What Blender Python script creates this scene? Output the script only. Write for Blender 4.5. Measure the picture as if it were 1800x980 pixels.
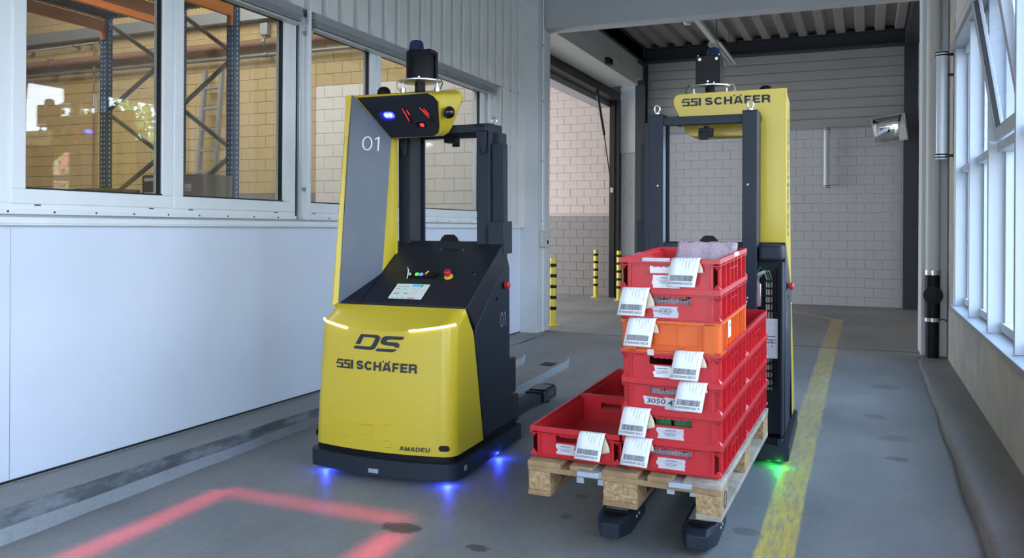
import bpy, bmesh, math, random
from mathutils import Vector, Matrix
from mathutils.geometry import tessellate_polygon

for o in list(bpy.data.objects):
    bpy.data.objects.remove(o)
S = bpy.context.scene
C = S.collection
rnd = random.Random(7)
R = math.radians
CAMH = 1.21
TH = math.atan2(620, 1475)

# ---------------------------------------------------------------- camera
cam_d = bpy.data.cameras.new('camera')
cam = bpy.data.objects.new('camera', cam_d)
C.objects.link(cam)
fw = Vector((-math.sin(TH), math.cos(TH), 0))
rt = Vector((math.cos(TH), math.sin(TH), 0))
up = Vector((0, 0, 1))
cr, sr = math.cos(R(.32)), math.sin(R(.32))
ri = rt * cr + up * sr
ui = up * cr - rt * sr
cam.matrix_world = Matrix(((ri.x, ui.x, -fw.x, 0), (ri.y, ui.y, -fw.y, 0), (ri.z, ui.z, -fw.z, CAMH), (0, 0, 0, 1)))
cam_d.sensor_width = 36
cam_d.lens = 1475 / 1800 * 36
cam_d.shift_y = -(490 - 401.5) / 1800
cam_d.clip_start = .05
S.camera = cam

# ---------------------------------------------------------------- world and light
W = bpy.data.worlds.new('World')
S.world = W
W.use_nodes = True
nt = W.node_tree
nt.nodes.clear()
wo = nt.nodes.new('ShaderNodeOutputWorld')
bg = nt.nodes.new('ShaderNodeBackground')
rmp = nt.nodes.new('ShaderNodeValToRGB')
sep = nt.nodes.new('ShaderNodeSeparateXYZ')
tc = nt.nodes.new('ShaderNodeTexCoord')
nt.links.new(tc.outputs['Generated'], sep.inputs[0])
nt.links.new(sep.outputs['Z'], rmp.inputs[0])
rmp.color_ramp.elements[0].position = 0.0
rmp.color_ramp.elements[0].color = (.90, .95, 1.0, 1)
rmp.color_ramp.elements[1].position = .6
rmp.color_ramp.elements[1].color = (.50, .72, 1.0, 1)
nt.links.new(rmp.outputs[0], bg.inputs[0])
bg.inputs[1].default_value = 11.0
nt.links.new(bg.outputs[0], wo.inputs[0])

def area(name, loc, rot, sx, sy, power, col=(1, 1, 1), portal=False):
    d = bpy.data.lights.new(name, 'AREA')
    d.shape = 'RECTANGLE'
    d.size = sx
    d.size_y = sy
    d.energy = power
    d.color = col
    if portal:
        d.cycles.is_portal = True
    o = bpy.data.objects.new(name, d)
    C.objects.link(o)
    o.location = loc
    o.rotation_euler = rot
    return o
# daylight through the window band on the right and the open portal behind the camera
area('window_portal', (.93, 2.2, 1.68), (0, R(90), 0), 2.3, 12.6, 1, portal=True)
area('entrance_portal', (-1.45, -5.1, 1.7), (R(90), 0, 0), 3.6, 3.8, 1, portal=True)
sd_ = bpy.data.lights.new('sun', 'SUN')
sd_.energy = 26
sd_.angle = R(.6)
sd_.color = (1.0, .95, .86)
so_ = bpy.data.objects.new('sun', sd_)
C.objects.link(so_)
so_.rotation_euler = Vector((.42, .42, -.80)).to_track_quat('-Z', 'Y').to_euler()
# ceiling lamps of the neighbouring hall and side bay, then added fill lights
area('hall_lamp', (-7.6, 5.2, 5.3), (R(18), 0, 0), 5, 3, 420, (1.0, .97, .93))
area('side_bay_lamp', (-5.6, 12.4, 4.6), (0, 0, 0), 1.6, 2.4, 60, (1.0, .92, .88))
area('side_bay_fill', (-8.9, 12.2, 1.9), (0, R(-90), 0), 3.4, 4.6, 520, (.93, .96, 1.0))  # unseen area light added to brighten the back bay
area('hall_fill', (-5.0, 7.0, 3.6), (R(60), 0, R(0)), 1.5, 1.0, 14, (1.0, .97, .94))  # fill added to lift the pale hall blocks, no lamp hangs there

S.view_settings.view_transform = 'Standard'
S.view_settings.look = 'None'
S.view_settings.gamma = 1
S.view_settings.exposure = -0.5
S.view_settings.use_curve_mapping = False

# ---------------------------------------------------------------- materials
def mat(name, col, rough=.6, metal=0, var=0, vscale=4, bump=0, bscale=60, emit=None, estr=1, spec=.5, col2=None, coat=0):
    m = bpy.data.materials.new(name)
    m.use_nodes = True
    n = m.node_tree
    b = n.nodes['Principled BSDF']
    b.inputs['Base Color'].default_value = (*col, 1)
    b.inputs['Roughness'].default_value = rough
    b.inputs['Metallic'].default_value = metal
    b.inputs['Specular IOR Level'].default_value = spec
    b.inputs['Coat Weight'].default_value = coat
    t = n.nodes.new('ShaderNodeTexCoord')
    if var or col2:
        nz = n.nodes.new('ShaderNodeTexNoise')
        nz.inputs['Scale'].default_value = vscale
        nz.inputs['Detail'].default_value = 6
        nz.inputs['Roughness'].default_value = .62
        n.links.new(t.outputs['Object'], nz.inputs['Vector'])
        rp = n.nodes.new('ShaderNodeValToRGB')
        c2 = col2 if col2 else tuple(c * (1 - var) for c in col)
        rp.color_ramp.elements[0].position = .35
        rp.color_ramp.elements[1].position = .68
        rp.color_ramp.elements[0].color = (*c2, 1)
        rp.color_ramp.elements[1].color = (*col, 1)
        n.links.new(nz.outputs['Fac'], rp.inputs[0])
        n.links.new(rp.outputs[0], b.inputs['Base Color'])
    if bump:
        nb = n.nodes.new('ShaderNodeTexNoise')
        nb.inputs['Scale'].default_value = bscale
        nb.inputs['Detail'].default_value = 3
        n.links.new(t.outputs['Object'], nb.inputs['Vector'])
        bp = n.nodes.new('ShaderNodeBump')
        bp.inputs['Strength'].default_value = bump
        bp.inputs['Distance'].default_value = .01
        n.links.new(nb.outputs['Fac'], bp.inputs['Height'])
        n.links.new(bp.outputs[0], b.inputs['Normal'])
    if emit:
        b.inputs['Emission Color'].default_value = (*emit, 1)
        b.inputs['Emission Strength'].default_value = estr
    return m

def glass_mat(name, tint=(.92, .95, .94), refl=.5, transp=.75):
    m = bpy.data.materials.new(name)
    m.use_nodes = True
    n = m.node_tree
    n.nodes.clear()
    out = n.nodes.new('ShaderNodeOutputMaterial')
    mx = n.nodes.new('ShaderNodeMixShader')
    tr = n.nodes.new('ShaderNodeBsdfTransparent')
    tr.inputs[0].default_value = (*tint, 1)
    gl = n.nodes.new('ShaderNodeBsdfGlossy')
    gl.inputs['Roughness'].default_value = .0
    lw = n.nodes.new('ShaderNodeLayerWeight')
    lw.inputs[0].default_value = .5
    fr = n.nodes.new('ShaderNodeMath')
    fr.operation = 'POWER'
    fr.inputs[1].default_value = 3.5
    n.links.new(lw.outputs['Facing'], fr.inputs[0])
    mp = n.nodes.new('ShaderNodeMath')
    mp.operation = 'MULTIPLY_ADD'
    mp.inputs[1].default_value = refl
    mp.inputs[2].default_value = refl * .11
    n.links.new(fr.outputs[0], mp.inputs[0])
    n.links.new(mp.outputs[0], mx.inputs[0])
    n.links.new(tr.outputs[0], mx.inputs[1])
    n.links.new(gl.outputs[0], mx.inputs[2])
    n.links.new(mx.outputs[0], out.inputs[0])
    return m

M = {}
M['wall_white'] = mat('wall_white', (.78, .80, .82), .55, var=.06, vscale=1.3, bump=.05, bscale=25)
M['wall_low'] = mat('wall_low', (.70, .78, .90), .5, var=.07, vscale=.9, bump=.06, bscale=40)
M['cladding'] = mat('cladding', (.76, .77, .755), .45, var=.05, vscale=2)
M['lintel'] = mat('lintel', (.50, .51, .52), .6, var=.08, vscale=1.5)
M['pilaster'] = mat('pilaster', (.66, .69, .72), .6, var=.08, vscale=2)
M['alu'] = mat('alu', (.80, .85, .88), .42, metal=.08, var=.04, vscale=5)
M['alu_dark'] = mat('alu_dark', (.38, .40, .42), .4, metal=.4)
M['seal'] = mat('seal', (.012, .012, .014), .6)
M['blind'] = mat('blind', (.55, .57, .58), .4, metal=.3)
M['block'] = mat('block', (.62, .65, .70), .8, var=.08, vscale=3, bump=.25, bscale=50)
M['block_joint'] = mat('block_joint', (.58, .605, .65), .9)
M['block_pink'] = mat('block_pink', (.60, .52, .49), .8, var=.08, vscale=3, bump=.25, bscale=50)
M['block_grey'] = mat('block_grey', (.27, .255, .25), .7, var=.08, vscale=3, bump=.2, bscale=50)
M['block_yellow'] = mat('block_yellow', (.66, .49, .25), .8, var=.14, vscale=2, bump=.2, bscale=40)
M['block_pale'] = mat('block_pale', (.90, .85, .82), .8, var=.06, vscale=2, bump=.2, bscale=40)
M['joint_yellow'] = mat('joint_yellow', (.46, .34, .18), .9)
M['joint_pale'] = mat('joint_pale', (.70, .64, .60), .9)
M['joint_pink'] = mat('joint_pink', (.50, .43, .40), .9)
M['joint_grey'] = mat('joint_grey', (.22, .21, .205), .9)
M['siding'] = mat('siding', (.40, .41, .41), .55, var=.08, vscale=2)
M['deck'] = mat('deck', (.36, .345, .33), .5, var=.12, vscale=3)
M['steel_dark'] = mat('steel_dark', (.035, .042, .055), .5, var=.15, vscale=3)
M['steel_black'] = mat('steel_black', (.010, .011, .013), .5)
M['anthracite'] = mat('anthracite', (.018, .026, .040), .48, spec=.28, bump=.04, bscale=300)
M['console'] = mat('console', (.016, .018, .028), .45, spec=.35, bump=.05, bscale=260)
M['tower_grey'] = mat('tower_grey', (.075, .098, .135), .38, var=.12, vscale=5)
M['yellow'] = mat('yellow', (.60, .455, .024), .36, bump=.03, bscale=200, coat=.15)
M['black'] = mat('black', (.005, .005, .007), .5, spec=.25)
M['black_gloss'] = mat('black_gloss', (.006, .006, .008), .12)
M['print'] = mat('print', (.012, .018, .030), .5)
M['white_print'] = mat('white_print', (.85, .87, .9), .5)
M['steel'] = mat('steel', (.62, .63, .65), .3, metal=.9)
M['galv'] = mat('galv', (.42, .48, .56), .42, metal=.35, var=.15, vscale=12)
M['fork_top'] = mat('fork_top', (.26, .24, .235), .6, var=.2, vscale=14)
M['red'] = mat('red', (.60, .020, .030), .27, spec=.65, var=.12, vscale=8, bump=.04, bscale=150)
M['orange'] = mat('orange', (.78, .135, .018), .30, var=.12, vscale=8, bump=.04, bscale=150)
M['wood'] = mat('wood', (.46, .30, .155), .75, col2=(.25, .155, .08), vscale=9, bump=.4, bscale=90)
M['wood_weathered'] = mat('wood_weathered', (.50, .44, .36), .8, col2=(.28, .23, .18), vscale=9, bump=.4, bscale=90)
M['chip'] = mat('chip', (.60, .42, .22), .85, col2=(.28, .17, .08), vscale=55, bump=.5, bscale=120)
M['paper'] = mat('paper', (.84, .86, .90), .55)
M['card_back'] = mat('card_back', (.66, .56, .40), .6)
M['ink'] = mat('ink', (.035, .045, .07), .6)
M['ink_soft'] = mat('ink_soft', (.22, .25, .33), .6)
M['sticker'] = mat('sticker', (.62, .62, .68), .55, var=.12, vscale=30)
M['tape'] = mat('tape', (.62, .58, .62), .3)
M['foam'] = mat('foam', (.62, .50, .58), .45, var=.25, vscale=60, bump=.8, bscale=140)
M['green'] = mat('green', (.01, .14, .045), .5)
M['button_red'] = mat('button_red', (.55, .02, .03), .35)
M['button_yellow'] = mat('button_yellow', (.75, .62, .05), .4)
M['led_white'] = mat('led_white', (1, 1, 1), .4, emit=(1, .93, .97), estr=6)
M['led_green'] = mat('led_green', (.05, .6, .1), .4, emit=(.05, 1, .15), estr=1.0)
M['led_violet'] = mat('led_violet', (.2, .15, .7), .4, emit=(.35, .25, 1), estr=1.0)
M['led_blue'] = mat('led_blue', (.02, .02, .9), .4, emit=(.04, .06, 1), estr=8)
M['led_blue_dim'] = mat('led_blue_dim', (.01, .01, .15), .3, emit=(.02, .02, .8), estr=.5)
M['led_bluewhite'] = mat('led_bluewhite', (.3, .3, 1), .4, emit=(.3, .35, 1), estr=7)
M['led_red'] = mat('led_red', (.9, .02, .02), .4, emit=(1, .03, .04), estr=3)
M['screen_light'] = mat('screen_light', (.3, .33, .33), .3, emit=(.52, .66, .68), estr=.8)
M['screen_blue'] = mat('screen_blue', (.1, .3, .5), .3, emit=(.10, .42, .72), estr=.8)
M['screen_green'] = mat('screen_green', (.1, .3, .2), .3, emit=(.05, .28, .16), estr=.8)
M['screen_red'] = mat('screen_red', (.3, .1, .1), .3, emit=(.5, .16, .14), estr=.8)
M['rack_blue'] = mat('rack_blue', (.030, .075, .16), .45)
M['rack_orange'] = mat('rack_orange', (.72, .24, .035), .5, var=.12, vscale=4)
M['rack_grey'] = mat('rack_grey', (.30, .285, .27), .4, metal=.5)
M['mesh_dark'] = mat('mesh_dark', (.10, .095, .09), .5, metal=.3)
M['rust'] = mat('rust', (.24, .10, .06), .6, var=.2, vscale=6)
M['pipe_brown'] = mat('pipe_brown', (.36, .20, .13), .6, var=.15, vscale=6)
M['card'] = mat('card', (.24, .20, .165), .85, var=.1, vscale=3)
M['plastic_clear'] = mat('plastic_clear', (.62, .66, .71), .18, coat=.3)
M['pvc_white'] = mat('pvc_white', (.58, .58, .56), .5, var=.06, vscale=3)
M['concrete_wall'] = mat('concrete_wall', (.56, .54, .50), .85, col2=(.42, .40, .37), vscale=3, bump=.35, bscale=30)
M['win_white'] = mat('win_white', (.56, .62, .70), .5)
M['cladding_bay'] = mat('cladding_bay', (.46, .49, .47), .5, var=.06, vscale=2)
M['mirror'] = mat('mirror', (.85, .85, .85), .04, metal=1)
M['window_glass'] = glass_mat('window_glass', (.93, .95, .93), .85)
M['clear_glass'] = glass_mat('clear_glass', (.95, .97, 1.0), .4)
M['leaf'] = mat('leaf', (.10, .20, .04), .7, col2=(.22, .34, .09), vscale=5)
M['roof_red'] = mat('roof_red', (.42, .10, .07), .8, var=.2, vscale=8)
M['house_wall'] = mat('house_wall', (.75, .70, .60), .8)
M['grass'] = mat('grass', (.20, .20, .17), .9, var=.3, vscale=2)

def concrete(name, base, dark, joint=False, stripe=False, curb=False):
    m = bpy.data.materials.new(name)
    m.use_nodes = True
    n = m.node_tree
    L = n.links
    b = n.nodes['Principled BSDF']
    t = n.nodes.new('ShaderNodeTexCoord')
    def noise(sc, det=6, rough=.6, vec=None, sx=None):
        z = n.nodes.new('ShaderNodeTexNoise')
        z.inputs['Scale'].default_value = sc
        z.inputs['Detail'].default_value = det
        z.inputs['Roughness'].default_value = rough
        if sx:
            mp = n.nodes.new('ShaderNodeMapping')
            mp.inputs['Scale'].default_value = sx
            L.new(t.outputs['Object'], mp.inputs[0])
            L.new(mp.outputs[0], z.inputs['Vector'])
        else:
            L.new(t.outputs['Object'], z.inputs['Vector'])
        return z
    def ramp(src, p0, p1, c0, c1):
        r = n.nodes.new('ShaderNodeValToRGB')
        r.color_ramp.elements[0].position = p0
        r.color_ramp.elements[1].position = p1
        r.color_ramp.elements[0].color = (*c0, 1)
        r.color_ramp.elements[1].color = (*c1, 1)
        L.new(src, r.inputs[0])
        return r
    def mix(fac, a, c, mode='MIX'):
        x = n.nodes.new('ShaderNodeMixRGB')
        x.blend_type = mode
        if isinstance(fac, float):
            x.inputs[0].default_value = fac
        else:
            L.new(fac, x.inputs[0])
        for i, v in ((1, a), (2, c)):
            if isinstance(v, tuple):
                x.inputs[i].default_value = (*v, 1)
            else:
                L.new(v, x.inputs[i])
        return x.outputs[0]
    def mth(op, a, c=None, d=None):
        x = n.nodes.new('ShaderNodeMath')
        x.operation = op
        for i, v in enumerate((a, c, d)):
            if v is None:
                continue
            if isinstance(v, (int, float)):
                x.inputs[i].default_value = v
            else:
                L.new(v, x.inputs[i])
        return x.outputs[0]
    big = noise(.7, 5)
    col = ramp(big.outputs['Fac'], .35, .65, dark, base).outputs[0]
    fine = noise(38, 5, .7)
    col = mix(.35, col, ramp(fine.outputs['Fac'], .3, .7, (.35, .35, .35), (.68, .68, .68)).outputs[0], 'OVERLAY')
    streak = noise(2.2, 4, .6, sx=(1.2, .25, 1))
    col = mix(.30, col, ramp(streak.outputs['Fac'], .40, .62, (.38, .38, .37), (.62, .62, .62)).outputs[0], 'OVERLAY')
    sp = n.nodes.new('ShaderNodeSeparateXYZ')
    L.new(t.outputs['Object'], sp.inputs[0])
    if stripe:
        def band(v, lo, hi, soft):
            a = mth('SMOOTH_MIN', 1, 1, 0)
            m1 = n.nodes.new('ShaderNodeMapRange')
            m1.inputs[1].default_value = lo
            m1.inputs[2].default_value = lo + soft
            L.new(v, m1.inputs[0])
            m2 = n.nodes.new('ShaderNodeMapRange')
            m2.inputs[1].default_value = hi - soft
            m2.inputs[2].default_value = hi
            m2.inputs[3].default_value = 1
            m2.inputs[4].default_value = 0
            L.new(v, m2.inputs[0])
            return mth('MULTIPLY', m1.outputs[0], m2.outputs[0])
        wob = noise(3, 3)
        xw = mth('ADD', sp.outputs['X'], mth('MULTIPLY', mth('SUBTRACT', wob.outputs['Fac'], .5), .03))
        lim = band(sp.outputs['Y'], -6, 12.25, .02)
        s1 = mth('MULTIPLY', band(xw, -.418, -.255, .012), lim)
        # far line running obliquely towards the back wall
        d = mth('ADD', mth('MULTIPLY', sp.outputs['X'], 1.45), sp.outputs['Y'])
        s2 = mth('MULTIPLY', band(d, 11.60, 11.82, .02), band(sp.outputs['X'], -1.8, -.26, .02))
        wear = noise(9, 9, .8, sx=(5, .7, 1))
        wr = n.nodes.new('ShaderNodeMapRange')
        wr.inputs[1].default_value = .38
        wr.inputs[2].default_value = .56
        wr.inputs[3].default_value = .22
        wr.inputs[4].default_value = 1
        L.new(wear.outputs['Fac'], wr.inputs[0])
        near = n.nodes.new('ShaderNodeMapRange')
        near.inputs[1].default_value = 3.6
        near.inputs[2].default_value = 5.6
        near.inputs[3].default_value = 1.0
        near.inputs[4].default_value = .52
        L.new(sp.outputs['Y'], near.inputs[0])
        pt = mth('MULTIPLY', mth('MAXIMUM', s1, s2), mth('MULTIPLY', wr.outputs[0], near.outputs[0]))
        ycol = ramp(noise(3, 4).outputs['Fac'], .35, .65, (.62, .44, .06), (.72, .58, .14)).outputs[0]
        col = mix(pt, col, ycol)
    if joint:
        # dark traces where the concrete has broken and been patched
        for (cx, cy, rx, ry, op) in JOINT_SPOTS:
            dx = mth('DIVIDE', mth('SUBTRACT', sp.outputs['X'], cx), rx)
            dy = mth('DIVIDE', mth('SUBTRACT', sp.outputs['Y'], cy), ry)
            dd = mth('ADD', mth('MULTIPLY', dx, dx), mth('MULTIPLY', dy, dy))
            nn = mth('ADD', dd, mth('MULTIPLY', mth('SUBTRACT', noise(16, 6, .75).outputs['Fac'], .5), 3.4))
            mm = n.nodes.new('ShaderNodeMapRange')
            mm.inputs[1].default_value = .75
            mm.inputs[2].default_value = 1.15
            mm.inputs[3].default_value = op
            mm.inputs[4].default_value = 0
            L.new(nn, mm.inputs[0])
            col = mix(mm.outputs[0], col, (.045, .04, .04))
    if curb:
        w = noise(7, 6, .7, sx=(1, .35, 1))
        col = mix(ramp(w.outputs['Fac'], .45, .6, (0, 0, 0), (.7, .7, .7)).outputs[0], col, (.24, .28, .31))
    L.new(col, b.inputs['Base Color'])
    rr = n.nodes.new('ShaderNodeMapRange')
    rr.inputs[3].default_value = .42
    rr.inputs[4].default_value = .62
    L.new(big.outputs['Fac'], rr.inputs[0])
    L.new(rr.outputs[0], b.inputs['Roughness'])
    bp = n.nodes.new('ShaderNodeBump')
    bp.inputs['Strength'].default_value = .18
    bp.inputs['Distance'].default_value = .01
    L.new(fine.outputs['Fac'], bp.inputs['Height'])
    L.new(bp.outputs[0], b.inputs['Normal'])
    return m
JOINT_SPOTS = [(-1.885, 3.24, .10, .06, .75), (-1.484, 3.17, .055, .032, .7), (-1.259, 3.655, .025, .03, .5), (-1.278, 3.94, .03, .035, .5),
               (.153, 7.33, .10, .09, .35), (.071, 6.24, .07, .07, .4), (.175, 5.69, .085, .075, .35), (.176, 5.22, .07, .05, .5), (-.475, 3.785, .06, .05, .4), (-1.62, 5.9, .10, .08, .35)]
M['floor'] = concrete('floor', (.265, .264, .262), (.170, .176, .184), joint=True, stripe=True)
M['floor_side'] = concrete('floor_side', (.27, .265, .26), (.20, .20, .20))
M['fillet'] = concrete('fillet', (.30, .33, .36), (.17, .19, .21))
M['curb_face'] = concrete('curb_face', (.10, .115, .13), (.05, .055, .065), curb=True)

# ---------------------------------------------------------------- mesh helpers
class MB:
    def __init__(s):
        s.v = []
        s.f = []
    def add(s, vs, fs):
        k = len(s.v)
        s.v += [tuple(v) for v in vs]
        s.f += [tuple(i + k for i in f) for f in fs]
        return s
    def box(s, x0, x1, y0, y1, z0, z1):
        vs = [(x, y, z) for z in (z0, z1) for y in (y0, y1) for x in (x0, x1)]
        return s.add(vs, [(0, 2, 3, 1), (4, 5, 7, 6), (0, 1, 5, 4), (2, 6, 7, 3), (0, 4, 6, 2), (1, 3, 7, 5)])
    def hexa(s, b, t):
        """bottom 4 pts ccw, top 4 pts"""
        return s.add(list(b) + list(t), [(3, 2, 1, 0), (4, 5, 6, 7), (0, 1, 5, 4), (1, 2, 6, 5), (2, 3, 7, 6), (3, 0, 4, 7)])
    def prism(s, poly, a0, a1, axis='z', n=1):
        """poly: 2d outline; axis z: (x,y); axis x: (y,z); axis y: (x,z)"""
        def P(p, a):
            return (p[0], p[1], a) if axis == 'z' else ((a, p[0], p[1]) if axis == 'x' else (p[0], a, p[1]))
        k = len(poly)
        vs = [P(p, a0) for p in poly] + [P(p, a1) for p in poly]
        fs = [(i, (i + 1) % k, k + (i + 1) % k, k + i) for i in range(k)]
        tri = tessellate_polygon([[Vector((p[0], p[1], 0)) for p in poly]])
        fs += [tuple(t) for t in tri] + [tuple(k + i for i in t[::-1]) for t in tri]
        return s.add(vs, fs)
    def loft(s, rings, caps=True):
        k = len(rings[0])
        vs = [p for r in rings for p in r]
        fs = []
        for j in range(len(rings) - 1):
            for i in range(k):
                fs.append((j * k + i, j * k + (i + 1) % k, (j + 1) * k + (i + 1) % k, (j + 1) * k + i))
        if caps:
            fs.append(tuple(range(k))[::-1])
            fs.append(tuple(range((len(rings) - 1) * k, len(rings) * k)))
        return s.add(vs, fs)
    def rod(s, p0, p1, r, n=12, r1=None, caps=True):
        p0 = Vector(p0)
        p1 = Vector(p1)
        d = (p1 - p0).normalized()
        a = Vector((0, 0, 1)) if abs(d.z) < .9 else Vector((1, 0, 0))
        u = d.cross(a).normalized()
        w = d.cross(u)
        r1 = r if r1 is None else r1
        rings = [[p + (u * math.cos(2 * math.pi * i / n) + w * math.sin(2 * math.pi * i / n)) * rr for i in range(n)] for p, rr in ((p0, r), (p1, r1))]
        return s.loft(rings, caps)
    def tube(s, pts, r, n=8):
        pts = [Vector(p) for p in pts]
        rings = []
        u = None
        for i, p in enumerate(pts):
            d = (pts[min(i + 1, len(pts) - 1)] - pts[max(i - 1, 0)]).normalized()
            if u is None:
                a = Vector((0, 0, 1)) if abs(d.z) < .9 else Vector((1, 0, 0))
                u = d.cross(a).normalized()
            u = (u - d * u.dot(d)).normalized()
            w = d.cross(u)
            rings.append([p + (u * math.cos(2 * math.pi * k / n) + w * math.sin(2 * math.pi * k / n)) * r for k in range(n)])
        return s.loft(rings)
    def lathe(s, prof, c=(0, 0, 0), axis=(0, 0, 1), n=24):
        """prof: list of (radius, height) along the axis from c"""
        d = Vector(axis).normalized()
        a = Vector((0, 0, 1)) if abs(d.z) < .9 else Vector((1, 0, 0))
        u = d.cross(a).normalized()
        w = d.cross(u)
        c = Vector(c)
        return s.loft([[c + d * h + (u * math.cos(2 * math.pi * i / n) + w * math.sin(2 * math.pi * i / n)) * max(r, 1e-5) for i in range(n)] for r, h in prof])
    def sphere(s, c, r, sc=(1, 1, 1), n=14):
        rings = []
        for j in range(1, n // 2):
            a = math.pi * j / (n // 2)
            rings.append([(c[0] + r * sc[0] * math.sin(a) * math.cos(2 * math.pi * i / n), c[1] + r * sc[1] * math.sin(a) * math.sin(2 * math.pi * i / n), c[2] + r * sc[2] * math.cos(a)) for i in range(n)])
        return s.loft(rings)
    def quad(s, a, b, c, d):
        return s.add([a, b, c, d], [(0, 1, 2, 3)])
    def grid(s, rows):
        """rows: list of rows of points"""
        k = len(rows[0])
        vs = [p for r in rows for p in r]
        fs = [(j * k + i, j * k + i + 1, (j + 1) * k + i + 1, (j + 1) * k + i) for j in range(len(rows) - 1) for i in range(k - 1)]
        return s.add(vs, fs)
    def poly(s, pts):
        tri = tessellate_polygon([[Vector(p) for p in pts]])
        return s.add(pts, [tuple(t) for t in tri])
    def mesh(s, name, m, smooth=None):
        me = bpy.data.meshes.new(name)
        me.from_pydata([tuple(v) for v in s.v], [], s.f)
        bm = bmesh.new()
        bm.from_mesh(me)
        bmesh.ops.recalc_face_normals(bm, faces=bm.faces)
        bm.to_mesh(me)
        bm.free()
        if smooth is not None:
            for p in me.polygons:
                p.use_smooth = True
            try:
                me.set_sharp_from_angle(angle=R(smooth))
            except Exception:
                pass
        me.materials.append(M[m] if isinstance(m, str) else m)
        return me
    def build(s, name, m, parent=None, bevel=0, smooth=None, segs=2, kind=None, solid=0):
        o = bpy.data.objects.new(name, s.mesh(name, m, smooth if smooth is not None else (35 if bevel else None)))
        C.objects.link(o)
        if parent is not None:
            o.parent = parent
        if solid:
            md = o.modifiers.new('s', 'SOLIDIFY')
            md.thickness = solid
            md.offset = -1
        if bevel:
            md = o.modifiers.new('b', 'BEVEL')
            md.width = bevel
            md.segments = segs
            md.limit_method = 'ANGLE'
            md.angle_limit = R(40)
        if kind:
            o['kind'] = kind
        return o

def empty(name, loc=(0, 0, 0), rz=0, rx=0):
    o = bpy.data.objects.new(name, None)
    C.objects.link(o)
    o.empty_display_size = .1
    # ramp tilt first about the world x axis, then heading
    o.matrix_world = Matrix.Translation(loc) @ Matrix.Rotation(rx, 4, 'X') @ Matrix.Rotation(rz, 4, 'Z')
    return o
def tag(o, label, cat, group=None, kind=None):
    o['label'] = label
    o['category'] = cat
    if group:
        o['group'] = group
    if kind:
        o['kind'] = kind
    return o
def struct(o):
    o['kind'] = 'structure'
    return o
def ch(parent, src, loc=None):
    o = src.copy()
    C.objects.link(o)
    o.parent = parent
    if loc is not None:
        o.location = loc
    return o

def text2d(txt, size=1, bold=0, sx=1):
    """flat text as (verts2d, faces), baseline-left at the origin"""
    cu = bpy.data.curves.new('t', 'FONT')
    cu.body = txt
    cu.size = size
    cu.offset = bold
    cu.resolution_u = 3
    o = bpy.data.objects.new('t', cu)
    C.objects.link(o)
    dg = bpy.context.evaluated_depsgraph_get()
    me = bpy.data.meshes.new_from_object(o.evaluated_get(dg))
    vs = [(v.co.x * sx, v.co.y) for v in me.vertices]
    fs = [tuple(p.vertices) for p in me.polygons]
    bpy.data.objects.remove(o)
    bpy.data.meshes.remove(me)
    return vs, fs
def fit2d(t, x0, x1, y0, y1):
    vs, fs = t
    a, b = min(v[0] for v in vs), max(v[0] for v in vs)
    c, d = min(v[1] for v in vs), max(v[1] for v in vs)
    return [(x0 + (v[0] - a) / (b - a) * (x1 - x0), y0 + (v[1] - c) / (d - c) * (y1 - y0)) for v in vs], fs
def place2d(mb, t, fn):
    vs, fs = t
    return mb.add([fn(x, y) for x, y in vs], fs)

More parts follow.
